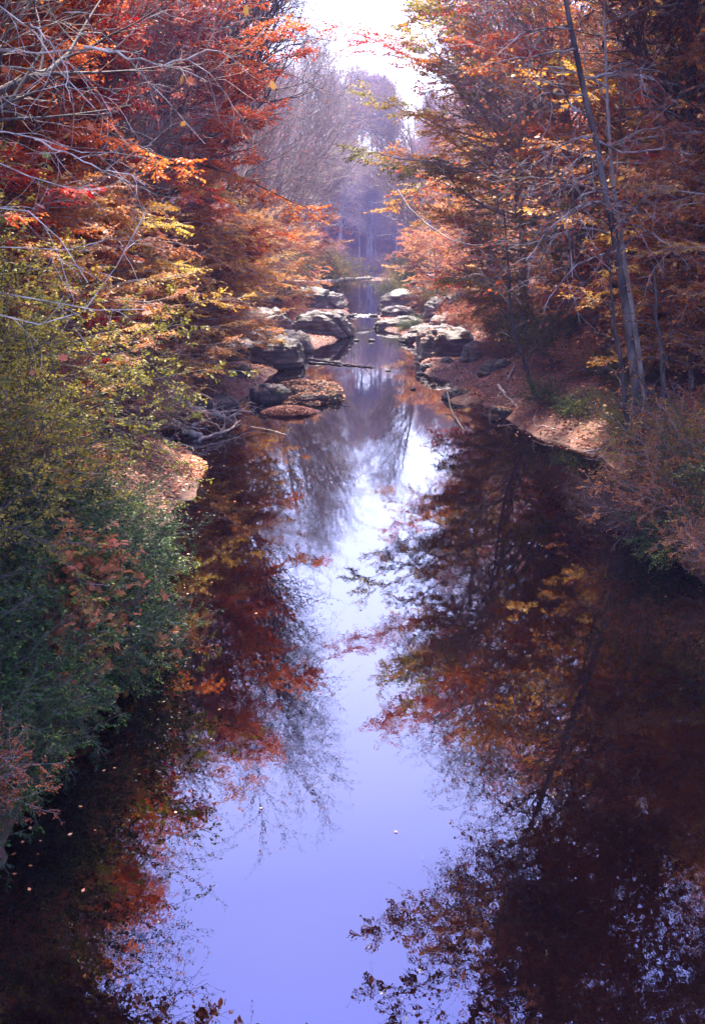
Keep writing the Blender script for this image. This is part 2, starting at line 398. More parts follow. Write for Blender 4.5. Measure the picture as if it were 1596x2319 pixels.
def shrub(seed, H=2.6, spread=.9, n0=16, n1=9, n2=6, leafm='privet', barkm='dark', m=12, size=.075, keep=1., trop=-.06, lean=.35, tw=.35, aspect=.5, r0=.022, tilt=.7, tintc=.5):
    rng = np.random.default_rng(seed)
    a = rng.random(n0)*2*PI; s = rng.random(n0)**.6*spread
    d = norm(np.stack([np.cos(a)*s + lean, np.sin(a)*s, np.ones(n0)], 1))
    K = 9; pos = np.stack([np.cos(a)*.25, np.sin(a)*.25, np.full(n0, -.2)], 1); pts = [pos]
    seg = (H*(.7+.5*rng.random(n0))/(K-1))[:, None]
    for k in range(K-1):
        pos = pos + d*seg; pts.append(pos); d = norm(d + trop*UP + .10*rng.standard_normal(d.shape) + np.array([lean*.12, 0, 0]))
    P0 = np.stack(pts, 1); R0 = np.linspace(1, .25, K)[None, :]*r0*(.7+.6*rng.random((n0, 1)))
    c0 = tintc + .15*rng.standard_normal(n0)
    P1, R1, c1 = grow(rng, P0, R0, c0, n1, .15, 1., .8, H*.36, 5, trop=-.03, wig=.14, rr=.7, rtip=.005, dtint=.1)
    P2, R2, c2 = grow(rng, P1, R1, c1, n2, .15, 1., .7, tw, 4, trop=-.05, wig=.12, rr=.8, rtip=.003, dtint=.06)
    lv = []
    if m: lv = [leaves(rng, P, c, m, size, aspect=aspect, tilt=tilt, keep=kq, clump=.08, lobed=leafm == 'big') for P, c, kq in ((P2, c2, keep), (P1, c1, keep*.8))]
    parts = build([(P0, R0), (P1, R1), (P2, R2)], [5, 4, 3], BM[barkm], (lv, LM[leafm]))
    return [('stem' if n == 'trunk' else 'foliage', me) for n, me in parts]

def place(name, parts, label, cat, x, y, rot=0., s=1., group=None, z=None, tilt=(0, 0)):
    e = bpy.data.objects.new(name, None); C.objects.link(e)
    e.location = (x, y, (hz(x, y) if z is None else z)); e.rotation_euler = (tilt[0], tilt[1], rot); e.scale = (s, s, s)
    e.empty_display_size = .5
    e['label'] = label; e['category'] = cat
    if group: e['group'] = group
    for n, me in parts:
        o = bpy.data.objects.new(n, me); C.objects.link(o); o.parent = e
    return e
def solo(name, me, label, cat, group=None, kind=None):
    o = bpy.data.objects.new(name, me); C.objects.link(o)
    if label: o['label'] = label
    if cat: o['category'] = cat
    if group: o['group'] = group
    if kind: o['kind'] = kind
    return o

def limbs_plant(seed, lines, r, barkm, leafm, m, size, n2=9, n3=6, tw=.5, l2=1.4, trop=-.03, keep=.5, trunk=None, trunkm=None, tint=.6, part='trunk', rtip2=.006, flat=False, sides=6, dens=1):
    """limbs given as point lists in the world; twigs and leaves grown off them"""
    rng = np.random.default_rng(seed); K = 14
    Ps, Rs = [], []
    for ln, rr in zip(lines, r):
        ln = np.array(ln); d = np.r_[0, np.cumsum(np.linalg.norm(np.diff(ln, axis=0), axis=1))]; d /= d[-1]
        u = np.linspace(0, 1, K)
        P = np.stack([np.interp(u, d, ln[:, k]) for k in range(3)], 1)
        for _ in range(1): P[1:-1] = (P[:-2]+2*P[1:-1]+P[2:])/4
        P[1:-1] += .02*rng.standard_normal((K-2, 3))
        Ps.append(P); Rs.append(rr*(1-.8*u)+.003)
    P1, R1 = np.stack(Ps), np.stack(Rs)
    c1 = np.full(len(P1), tint) + .1*rng.standard_normal(len(P1))
    P2, R2, c2 = grow(rng, P1, R1, c1, n2, .12, 1., .75, l2, 7, flat=flat, trop=trop, wig=.13, rr=.5, rtip=rtip2, dtint=.15, prof=lambda t: 1.25-.7*t)
    P3, R3, c3 = grow(rng, P2, R2, c2, n3, .15, 1., .7, tw, 5, flat=flat, trop=trop, wig=.16, rr=.75, rtip=rtip2*.7, dtint=.1)
    lv = [leaves(rng, P3, c3, m, size, aspect=.8, tilt=1., keep=keep, lobed=leafm == 'big')] if m else []
    parts = build([(P1, R1), (P2, R2), (P3, R3)], [sides, 4, 3], BM[barkm], (lv, LM[leafm]) if m else None)
    if trunk is not None:
        A = Acc(); A.add(*tubes(trunk[0], trunk[1], 12))
        parts = [('trunk', A.mesh('trunk', BM[trunkm or barkm], True))] + [('limbs' if n == 'trunk' else n, me) for n, me in parts]
    return parts

# ------------------------------------------------------------------ the kinds of tree
T = {}
T['gold'] = leafy_tree(11, H=21, leafm='gold', L1=7.6, bias=.8, t0=.1, n1=58, m=17, crown_tint=.5, lean=(2, 0), grad=.5)
T['gold2'] = leafy_tree(12, H=18, leafm='gold', L1=6.2, bias=.5, t0=.1, n1=46, crown_tint=.6, lean=(1, .5), grad=.3)
T['red'] = leafy_tree(21, H=19, leafm='red', L1=5.6, bias=.6, t0=.12, n1=52, m=15, crown_tint=.5, lean=(2.4, 0), barkm='dark')
T['pink'] = leafy_tree(22, H=25, leafm='pink', L1=5.2, bias=.3, t0=.25, n1=38, ang=.95, trop=.07, crown_tint=.55, flat=False, m=10, size=.13, keep=.75, tw=1.)
T['rust'] = leafy_tree(31, H=22, leafm='rust', L1=6.4, bias=.4, t0=.08, n1=50, ang=1.2, trop=.05, m=15, keep=1., flat=True)
T['rust2'] = leafy_tree(32, H=17, leafm='rust', L1=6.0, bias=.5, t0=.05, n1=48, ang=1.3, m=15, crown_tint=.6, flat=True)
T['rust3'] = leafy_tree(33, H=24, leafm='rust', L1=6.5, bias=.3, t0=.3, n1=34, ang=.95, trop=.07, m=9, keep=.6, flat=False, tw=1.1, crown_tint=.4, barkm='dark')
T['yellow'] = leafy_tree(41, H=8, r0=.1, leafm='yellow', L1=3.8, bias=.9, t0=.12, n1=26, n2=9, n3=6, tw=.5, size=.11, crown_tint=.45, lean=(1.6, 0), trop=-.02)
T['orange'] = leafy_tree(42, H=7, r0=.09, leafm='rust', L1=3.2, bias=.6, t0=.05, n1=30, n2=9, n3=6, tw=.45, size=.11, crown_tint=.72, lean=(.8, 0), trop=-.01, m=12)
T['reds'] = leafy_tree(43, H=6.5, r0=.08, leafm='red', L1=3., bias=.6, t0=.05, n1=30, n2=9, n3=6, tw=.45, size=.11, crown_tint=.7, lean=(.8, 0), trop=-.01, m=12)
T['bare'] = bare_tree(51, H=27, L1=8.5)
T['bare2'] = bare_tree(52, H=24, L1=7.5, leafm='pink', m=3, keep=.5)
T['bare3'] = bare_tree(53, H=28, L1=7, barkm='dark', leafm='rust', m=4, keep=.6, ang=.65)
T['barefar'] = bare_tree(55, H=26, L1=7.5, n1=34, n2=12, n3=9, barkm='grey', rt=.02, leafm='pink', m=2, size=.2, keep=.4)
T['over'] = bare_tree(56, H=25, L1=9.5, ang=.95, bias=1., t0=.3, n1=34, lean=(3, 0), barkm='dark', leafm='rust', m=3, keep=.35)
T['grey_over'] = bare_tree(57, H=23, L1=9.5, ang=1.0, bias=1.1, t0=.2, n1=38, n2=12, n3=8, lean=(3.5, 0), barkm='grey', leafm='pink', m=2, keep=.25, rt=.011)
T['white'] = bare_tree(54, H=26, L1=6, barkm='pale', ang=.55, n2=8, n3=5, rt=.012)
T['oak'] = leafy_tree(61, H=24, r0=.22, leafm='brown', L1=7.6, bias=.9, t0=.5, n1=44, ang=1.15, trop=.0, m=16, size=.2, flat=False, lean=(2.5, 0), barkm='dark', clump=.3, tw=.9)
T['pine'] = pine_tree(71)
T['pine2'] = pine_tree(72, H=11, L1=2.8, n1=48)
S_ = {}
S_['privet'] = shrub(81)
S_['privet2'] = shrub(82, H=2.2, spread=1.3, n0=18, size=.07, tintc=.6)
S_['olive'] = shrub(83, H=5.2, spread=.45, n0=22, n1=12, n2=7, leafm='olive', size=.085, m=12, lean=.15, tintc=.66, r0=.035)
S_['olive2'] = shrub(84, H=3.6, spread=.8, n0=20, n1=11, n2=6, leafm='olive', size=.08, m=10, lean=.3, tintc=.35)
S_['rust'] = shrub(85, H=3.2, spread=.8, n0=18, n1=10, n2=6, leafm='rust', size=.10, m=8, lean=.3, barkm='grey', tintc=.55)
S_['brush'] = shrub(86, H=2.6, spread=1.1, n0=26, n1=10, n2=7, leafm='brown', barkm='twig', size=.08, m=3, keep=.5, lean=.4, tw=.5, r0=.016)
S_['vine'] = shrub(87, H=1.8, spread=1.2, n0=18, n1=8, n2=5, leafm='big', size=.11, m=8, aspect=.85, lean=.3, barkm='grey', tintc=.55)

# ------------------------------------------------------------------ trees on the left bank
def tree(kind, name, label, x, y, rot=None, s=1., group=None, **k):
    if rot is None: rot = 0 if x < 0 else PI
    return place(name, T[kind], label, 'tree', x, y, rot, s, group, **k)
tree('red', 'maple_tree', 'scarlet red maple leaning out over the left bank above the small boulders', -10.6, 52, .05, 1.)
tree('red', 'maple_tree', 'darker red maple standing just uphill behind the scarlet leaning maple', -14.5, 44, .5, .9)
tree('pink', 'maple_tree', 'tall pinkish red tree left of the sky gap with two pale trunks showing', -14.5, 74, .2, 1.05)
tree('pink', 'maple_tree', 'pink tree with thin crown behind the tall pinkish tree by the sky gap', -14, 88, 1.4, 1.)
tree('bare2', 'bare_tree', 'bare tree whose upright twigs stand against the sky at the left of the gap', -11.5, 97, .3, 1.1)
tree('bare', 'bare_tree', 'leafless grey tree on the left bank beyond the bare one against the sky', -16, 118, 2., .95)
tree('yellow', 'beech_tree', 'small yellow beech whose sprays hang over the left boulders', -9.6, 47, -.05, 1.05)
tree('yellow', 'beech_tree', 'small golden beech low on the left bank above the driftwood pile', -10.2, 38, .3, .9)
tree('orange', 'beech_tree', 'low orange beech above the leafy beach on the left', -9.9, 31.5, .1, .95)
tree('orange', 'beech_tree', 'low rust orange beech between driftwood pile and the golden beech', -11.2, 35.5, -.3, 1.1)
tree('reds', 'maple_tree', 'young red maple low on the left slope under the pale sycamore limbs', -11.4, 29, .4, 1.05)
tree('gold2', 'beech_tree', 'tall gold and orange beech uphill from the yellow beech on the left', -16.5, 55, .3, .9)
tree('red', 'maple_tree', 'tall red maple spreading behind the white limbs at upper left', -14.5, 38, .2, .95)
tree('rust3', 'oak_tree', 'dark trunked thin rust oak between upper left corner and red maple', -15.5, 45, 1.1, 1.05)
tree('pine', 'evergreen_tree', 'dark evergreen showing between the red crowns at upper left', -14.8, 61, .2, 1.1)
tree('pine2', 'evergreen_tree', 'dark evergreen low behind the scarlet maple near the boulders', -12.8, 57, 1.2, .8)
tree('pine', 'evergreen_tree', 'dark green evergreen behind branches at the far left edge', -15.5, 27.5, 2.2, .85)
tree('bare3', 'oak_tree', 'tall thin oak rising above the left shrubs near the camera', -12.5, 17, .1, .8)
tree('bare', 'bare_tree', 'tall bare tree above the left bank whose branches mirror in the dark water', -10.5, 25, .1, .82)
tree('bare2', 'bare_tree', 'bare tree nearest the viewer on the left bank', -9.5, 12.5, .3, .8)
tree('oak', 'oak_tree', 'brown leaved oak reaching over the water at the nearest left bank', -10.0, 9, .3, .6)
tree('over', 'bare_tree', 'bare tree reaching over the river just beyond the scarlet maple', -10.2, 62, .1, 1.05)
tree('over', 'bare_tree', 'bare tree on the left bank behind the slab at the end of the long log', -12, 80, .3, 1.1)
tree('red', 'maple_tree', 'red maple low on the left slope with crown behind the white limbs', -12.5, 33, -.2, .62)
tree('over', 'bare_tree', 'near bare tree mirrored in the lower left of the water', -10.5, 20, .0, .8)
tree('bare3', 'bare_tree', 'dark bare tree rising behind the nearest left bushes', -11.5, 15, 0, .85)
tree('over', 'bare_tree', 'dark nearly bare tree rising behind the olive thickets on the left', -11, 24, .0, .95)
tree('oak', 'oak_tree', 'brown leaved oak whose crown overhangs the dark privet on the left', -11.6, 21.5, .2, .9)
tree('pine', 'evergreen_tree', 'dark evergreen behind the nearest left bushes', -9.6, 10.5, 0, .85)
tree('orange', 'beech_tree', 'bright orange small beech between the olive thickets and the leafy beach', -9.2, 27.6, 0, .75)
tree('reds', 'maple_tree', 'small scarlet maple above the driftwood pile on the left', -11.5, 37, 0, 1.)
tree('yellow', 'beech_tree', 'bright yellow beech sprays nearest the mossy boulder on the left', -8.4, 51, .1, .8)
tree('orange', 'beech_tree', 'rust orange beech hanging over the shadowed bank behind the leafy rock', -8.0, 45, .1, 1.)
tree('orange', 'beech_tree', 'orange beech between the driftwood pile and the leafy rock', -8.6, 40, -.2, .9)
tree('yellow', 'beech_tree', 'gold beech leaning over the lavender boulder on the left', -9.5, 58, .2, .95)
tree('over', 'bare_tree', 'dark bare tree with wide limbs uphill of the leaf covered shelf', 14, 40, PI+.2, .85)
tree('grey_over', 'bare_tree', 'bare grey tree with fine spreading twigs in front of the large gold beech', 12.5, 54, PI+.1, .85)
tree('grey_over', 'bare_tree', 'bare grey tree threading through the scarlet maple crown', -12.5, 47, -.1, .7)
tree('grey_over', 'bare_tree', 'grey bare tree spreading over the river just beyond the long log', -9.5, 112, -.2, 1.)
tree('grey_over', 'bare_tree', 'lavender grey bare tree left of the far water', -9.5, 132, .3, 1.05)
tree('grey_over', 'bare_tree', 'faint bare tree leaning over the far bend from the left', -8.5, 158, 0, 1.1)
tree('grey_over', 'bare_tree', 'small bare tree with low limbs behind the slab at the left end of the log', -11.5, 98, .5, .8)
tree('grey_over', 'bare_tree', 'faint bare tree leaning over the far water from the right', 10.5, 140, PI+.2, 1.)
# right bank
tree('gold', 'beech_tree', 'large gold, green and orange beech reaching out over the river from the right', 10.6, 61, PI, 1.04)
tree('gold2', 'beech_tree', 'orange beech beside the large gold beech, nearer the viewer', 13, 50, PI+.3, .95)
tree('gold', 'beech_tree', 'gold beech uphill behind the leaning pale trunk on the right', 17.5, 44, PI-.4, .66)
tree('rust', 'beech_tree', 'tall rust beech high on the right slope above the leaf covered bank', 17, 57, PI+.2, .75)
tree('rust2', 'beech_tree', 'low spreading rust beech at the right edge above the green shrubs', 16.5, 29, PI+.1, .7)
tree('rust2', 'beech_tree', 'rust beech low over the leaf covered bank on the right', 18, 38, PI-.3, .72)
tree('bare3', 'oak_tree', 'dark stemmed oak at the upper right corner', 15.5, 31, PI+.5, .95)
tree('oak', 'oak_tree', 'dark oak with brown leaves whose crown mirrors at the lower right', 13.2, 34, PI+.1, 1.)
tree('over', 'bare_tree', 'dark bare tree near the viewer mirrored at the right edge of the water', 13, 23, PI-.2, .9)
tree('bare3', 'bare_tree', 'dark bare tree with a few leaves against the sky right of the gap', 10.8, 79, PI, 1.08)
tree('bare3', 'bare_tree', 'dark bare tree upriver of the large gold beech', 14.5, 72, PI+1., 1.05)
tree('bare', 'bare_tree', 'tall bare tree behind the leaning pale trunk on the right', 13.5, 43, PI, .9)
tree('bare2', 'bare_tree', 'bare tree with sparse pink leaves nearest the viewer on the right bank', 12.5, 14, PI+.4, .9)
tree('pink', 'maple_tree', 'pinkish tree on the right bank just beyond the dark bare trees', 13, 98, PI-.3, 1.)
tree('yellow', 'beech_tree', 'small yellow beech low on the right bank above the dark overhang', 12.5, 47, PI+.3, .7)
tree('orange', 'maple_tree', 'small rust tree low on the right bank beside the layered rock', 13, 80, PI, 1.)
for i, (x, y, k, q, r_) in enumerate(((13.5, 33, 'orange', 1.25, 0), (15.5, 30, 'orange', 1.5, 1), (12.6, 37, 'yellow', .75, 2), (14.6, 36.5, 'orange', 1.35, 3), (16.5, 34, 'orange', 1.7, 4), (13.2, 41, 'orange', 1.3, 5),
       (15.6, 42, 'reds', 1.4, 1), (17.5, 40, 'orange', 1.9, 2), (12.4, 45.5, 'orange', 1.1, 3), (15, 47.5, 'yellow', 1.3, 4), (18, 47, 'orange', 1.9, 5), (13.5, 52, 'orange', 1.35, 0), (16.4, 53, 'reds', 1.5, 1), (13, 57, 'orange', 1.2, 2),
       (19, 54, 'orange', 2., 3), (11.6, 30.5, 'orange', .6, 4), (20, 36, 'orange', 2.1, 3), (20.5, 45, 'yellow', 2., 2), (22, 40, 'orange', 2.3, 1), (14, 27, 'orange', 1.1, 1))):
    tree(k, 'beech_tree', {'orange': 'small rust orange tree filling the wood on the right slope', 'yellow': 'small golden tree filling the wood on the right slope', 'reds': 'small red tree filling the wood on the right slope'}[k], x, y, r_+PI/2, q,
         group='small trees filling the wood on the right slope: '+k)
tree('pink', 'maple_tree', 'thin pinkish tree high behind the leaning grey tree', 18.5, 42, 1., .8)
tree('gold2', 'beech_tree', 'orange beech at the right edge above the leaf covered bank', 19.5, 50, PI, .75)
# upper slopes and far valley: nothing in the photo tells these apart
rs = random.Random(5)
far_kinds = ['bare', 'bare2', 'rust3', 'bare3', 'pink', 'rust']
def far(kind, x, y, s):
    lab = {'barefar': 'grey nearly leafless tree in the hazy forest on the far slopes', 'bare': 'leafless grey tree in the hazy forest on the far slopes', 'bare2': 'bare tree with a few pink leaves in the hazy forest',
           'bare3': 'dark bare tree in the forest on the far slopes', 'rust3': 'thin rust leaved tree in the forest on the upper slopes',
           'pink': 'pinkish tree in the hazy forest on the far slopes', 'rust': 'full rust leaved tree in the forest on the upper slopes',
           'pine': 'dark evergreen in the forest on the far slopes', 'gold2': 'orange beech in the forest on the upper slopes'}[kind]
    tree(kind, {'pine': 'evergreen_tree', 'rust': 'beech_tree', 'gold2': 'beech_tree', 'rust3': 'oak_tree', 'pink': 'maple_tree'}.get(kind, 'bare_tree'),
         lab, x, y, rs.random()*6.28, s, group='forest trees behind: '+kind.strip('23')+' kind')
for side in (-1, 1):
    near = ['bare', 'bare2', 'bare3', 'bare2'] if side > 0 else ['rust', 'rust3', 'bare2', 'gold2']
    for (y0, y1, n, x0, x1, ks) in ((12, 45, 8 if side < 0 else 5, 17, 27, near), (45, 90, 11, 19, 32, ['rust', 'rust3', 'pink', 'bare3', 'gold2']),
                                (92, 150, 11, 13, 30, ['bare', 'bare2', 'rust3', 'pink', 'bare']), (150, 235, 15, 13, 40, ['barefar', 'barefar', 'bare3', 'pink', 'barefar'])):
        for k in range(n):
            y = y0 + (y1-y0)*(k+rs.random())/n
            kk_ = rs.choice(ks); far(kk_, side*(x0+(x1-x0)*rs.random()), y, (.85+.3*rs.random())*(.72 if side > 0 and y < 90 and kk_ in ('rust', 'rust3', 'gold2', 'pink') else 1))
for k in range(105):
    x = -56 + 112*((k*0.618) % 1); y = 294 + 90*rs.random()
    far(rs.choice(['barefar', 'barefar', 'barefar', 'bare3', 'rust3']), x, y, .85+.35*rs.random())
for k, (x, y) in enumerate(((-7, 318), (-1, 326), (2.5, 322))):
    tree('white', 'sycamore_tree', 'white trunked sycamore in the far haze below the sky gap', x+3, y, k*1.3, 1.15, group='white sycamores in the far haze')
for i, (x, y, s, k, l) in enumerate(((-13, 150, 1.1, 'yellow', 'small golden tree by the far left bank beyond the long log'),
                                     (-10, 170, 1.2, 'orange', 'small orange tree by the far left bank in the haze'),
                                     (13.5, 128, 1.3, 'orange', 'orange small tree on the far right bank beyond the layered rock'),
                                     (12, 165, 1.2, 'reds', 'low red tree on the far right bank where the river bends'))):
    tree(k, 'beech_tree', l, x, y, None, s)
tree('pine2', 'evergreen_tree', 'blue green evergreen low by the far left bank behind the long log', -11.5, 135, .4, .62)

# ------------------------------------------------------------------ the two traced trees
def path(pts, D):
    D = [D]*len(pts) if np.isscalar(D) else D
    return [at(a, b, d) for (a, b), d in zip(pts, D)]
# sycamore off the left edge with pale arching limbs
sy0 = np.array([[-9.6, 16.5, 0.8], [-9.7, 16.6, 3], [-9.5, 16.6, 6], [-9.3, 16.8, 9.5], [-9.0, 17, 13], [-8.6, 17, 17], [-8.4, 17, 20]])
u = np.linspace(0, 1, 16); TP = np.stack([np.interp(u, np.linspace(0, 1, 7), sy0[:, k]) for k in range(3)], 1)[None]
TR = (.26*(1-u)+.05)[None]
def fromtrunk(z): return np.array([-9.4, 16.8, z])
lines = [
 [fromtrunk(9.0)] + path([(0, 105), (60, 122), (115, 127), (150, 115), (200, 105), (265, 105), (320, 122)], [15.5, 15.3, 15.2, 15, 15, 15, 15]),
 [at(190, 106, 15)] + path([(250, 118), (300, 128), (345, 150), (365, 152), (410, 142), (440, 118), (490, 112), (520, 128)], 15),
 [fromtrunk(8.0)] + path([(0, 290), (40, 297), (90, 320), (140, 333), (190, 347), (270, 345)], [14.5]*6),
 [at(80, 316, 14.5)] + path([(150, 345), (215, 385), (290, 392), (330, 420)], 14.3),
 [fromtrunk(10.5)] + path([(-40, -20), (30, 12), (60, 40), (90, 85), (120, 130), (155, 195), (185, 225), (215, 245)], 14),
 [at(70, 55, 14)] + path([(110, 90), (150, 150), (160, 230)], 13.8),
 [fromtrunk(7.2)] + path([(0, 350), (60, 375), (110, 420), (140, 455), (170, 470), (230, 430)], 13.5),
 [fromtrunk(6.0)] + path([(0, 545), (60, 560), (150, 583), (200, 560), (235, 545)], 13.5),
 [fromtrunk(6.4)] + path([(0, 460), (50, 445), (110, 480), (160, 570), (200, 640)], 13),
 [fromtrunk(5.5)] + path([(-20, 700), (60, 755), (130, 775), (190, 745), (230, 660), (330, 480)], 12.5),
 [fromtrunk(5.5)] + path([(-20, 640), (80, 690), (170, 700), (260, 720), (330, 700)], 12.8),
 [fromtrunk(8.5)] + path([(0, 225), (50, 235), (100, 180), (150, 190)], 13),
]
# crown above the frame, seen in the water
for k in range(9):
    z = 11.5 + k*1.0; a = (-.9 + 1.8*((k*.618) % 1)); ln = 6.5-.35*k
    st = np.array([-9.2+.05*k, 16.9, z]); lines.append([st + np.array([math.cos(a), math.sin(a), .35])*ln*q + np.array([0, 0, -.5*q*q]) for q in (0, .3, .6, 1.)])
parts = limbs_plant(91, lines, [.032, .02, .018, .012, .02, .011, .015, .014, .013, .013, .012, .012] + [.09]*9, 'pale', 'big', 2, .11, n2=7, n3=4, tw=.5, l2=1.2,
                    trop=-.05, keep=.13, trunk=(TP, TR), rtip2=.003)
sy = place('sycamore_tree', parts, 'pale barked sycamore whose white bare limbs arch in from the left edge', 'tree', 0, 0, z=0)

# leaning pale tree on the right bank
tpx = [(1458, 985), (1440, 900), (1420, 720), (1400, 600), (1385, 500), (1365, 420), (1350, 320), (1330, 250), (1310, 150), (1293, 75), (1280, 0), (1262, -130), (1240, -300), (1225, -450)]
tl = np.array(path(tpx, list(np.linspace(30.5, 31.5, len(tpx)))))
tl[0, 2] = hz(tl[0, 0], tl[0, 1]) - .3
u = np.linspace(0, 1, 24); dd = np.r_[0, np.cumsum(np.linalg.norm(np.diff(tl, axis=0), axis=1))]; dd /= dd[-1]
TP = np.stack([np.interp(u, dd, tl[:, k]) for k in range(3)], 1)[None]; TR = (.11*(1-u)**.7+.03 + .07*np.exp(-u*18))[None]
D = 30.8
lines = [path(p, d) for p, d in (
 ([(1345, 305), (1300, 315), (1265, 330), (1235, 358), (1200, 372)], [31, 30.5, 30, 29.5, 29]),
 ([(1350, 340), (1320, 347), (1290, 375), (1270, 408)], [31, 30, 29.4, 29]),
 ([(1350, 170), (1410, 172), (1440, 168), (1465, 180)], [31, 31, 31, 31]),
 ([(1290, 60), (1250, 62), (1190, 70), (1160, 95), (1120, 130)], [31, 30, 29, 28.5, 28]),
 ([(1300, 110), (1255, 120), (1200, 130), (1150, 135), (1080, 150)], [31, 31.5, 32, 33, 34]),
 ([(1320, 215), (1270, 215), (1230, 210), (1190, 235)], [31, 30, 29, 28.5]),
 ([(1340, 270), (1290, 240), (1270, 200), (1210, 180)], [31, 31.5, 32, 33]),
 ([(1330, 180), (1380, 165), (1425, 155), (1460, 175)], [31, 30.5, 30, 29.5]),
 ([(1370, 455), (1310, 468), (1270, 485), (1230, 500)], [31, 30, 29, 29]),
 ([(1375, 530), (1350, 516), (1320, 515), (1270, 527), (1220, 545), (1150, 562)], [31, 30, 29.5, 29, 28.5, 28]),
 ([(1400, 440), (1345, 430), (1310, 445), (1285, 472), (1280, 520), (1290, 560), (1295, 630)], [31, 29.5, 29, 28.6, 28.3, 28.2, 28.1]),
 ([(1378, 355), (1360, 385), (1320, 412), (1285, 420), (1230, 455)], [31, 31, 30.5, 30, 29.5]),
 ([(1400, 505), (1440, 475), (1465, 435), (1470, 410)], [31, 30, 29.6, 29]),
 ([(1385, 470), (1350, 455), (1300, 470), (1240, 520), (1190, 590)], [31, 29, 28, 27.5, 27]),
 ([(1410, 560), (1350, 580), (1300, 600), (1260, 650), (1230, 700)], [31, 30, 29, 28.5, 28.5]),
 ([(1405, 500), (1460, 520), (1520, 560), (1560, 610)], [31, 29, 28, 27]),
 ([(1355, 320), (1410, 350), (1500, 335), (1570, 350)], [31, 30, 29, 28]),
 ([(1280, 0), (1200, -40), (1120, -80), (1050, -90)], [31, 30, 29, 28]),
 ([(1270, -80), (1190, -150), (1090, -210), (1010, -240)], [31, 31, 31, 31]),
 ([(1255, -200), (1180, -280), (1100, -330)], [31, 30, 29]),
 ([(1250, -220), (1310, -290), (1380, -330)], [31, 31, 31]),
 ([(1230, -380), (1150, -430), (1080, -440)], [31, 31, 31]),
 ([(1265, -110), (1330, -170), (1420, -190)], [31, 32, 33]))]
parts = limbs_plant(92, lines, [.035]*len(lines), 'mottled', 'rust', 4, .12, n2=9, n3=5, tw=.6, l2=1.9, trop=-.05, keep=.4, trunk=(TP, TR), trunkm='lean')
place('leaning_tree', parts, 'slender grey tree leaning left over the right bank with pale drooping limbs', 'tree', 0, 0, z=0)
# its straighter neighbour
T2 = np.array(path([(1480, 900), (1440, 760), (1415, 600), (1400, 500), (1385, 400), (1378, 300), (1372, 180), (1368, 60), (1365, -80), (1360, -260)], list(np.linspace(33.5, 34, 10))))
T2[0, 2] = hz(T2[0, 0], T2[0, 1])-.3
TP2 = np.stack([np.interp(u, np.linspace(0, 1, 10), T2[:, k]) for k in range(3)], 1)[None]
l2s = [[TP2[0, k], TP2[0, k]+np.array([sx*1.2, .3, .5]), TP2[0, k]+np.array([sx*2.6, .4, .7]), TP2[0, k]+np.array([sx*4., .3, .5])] for k, sx in ((9, -1), (12, .8), (15, -.9), (18, 1), (20, -.8), (22, -.6))]
place('slender_tree', limbs_plant(93, l2s, [.04]*6, 'grey', 'rust', 3, .12, keep=.5, trunk=(TP2, (.075*(1-u)+.02)[None])), 'straight thin pale trunk standing right behind the leaning grey tree', 'tree', 0, 0, z=0)
# dark sapling trunks on the right bank
for i, (pp, D, lab) in enumerate((
   ([(1215, 870), (1175, 790), (1155, 720), (1150, 600), (1140, 480)], 43, 'dark crooked sapling on the right bank above the leaf covered shelf'),
   ([(1440, 905), (1410, 830), (1390, 760), (1385, 660), (1375, 560)], 30, 'dark sapling just left of the foot of the leaning grey tree'),
   ([(1515, 880), (1500, 830), (1490, 780), (1485, 700), (1480, 600)], 29, 'dark sapling to the right of the leaning grey tree'))):
    ln = np.array(path(pp, D)); ln[0, 2] = min(ln[0, 2], hz(ln[0, 0], ln[0, 1]))-.2
    place('sapling', limbs_plant(100+i, [ln], [.11], 'dark', 'rust', 4, .1, n2=16, n3=6, keep=.6), lab, 'sapling', 0, 0, z=0)
# arching bare whip above the water on the right
wl = path([(1150, 480), (1133, 510), (1113, 560), (1060, 556), (1013, 540), (975, 513), (930, 480), (900, 430)], [44, 44, 44, 45, 46, 47, 48, 49])
place('arching_branch', limbs_plant(110, [wl[::-1], path([(1160, 700), (1110, 640), (1060, 580), (1020, 480), (1000, 360)], [46]*5), path([(1180, 690), (1100, 600), (1040, 540), (960, 500), (935, 400)], [50]*5)], [.035, .03, .03], 'pale', 'rust', 0, .1, n2=6, n3=4, l2=1.), 'thin pale bare branches arching over the water in front of the layered rock', 'branch', 0, 0, z=0)

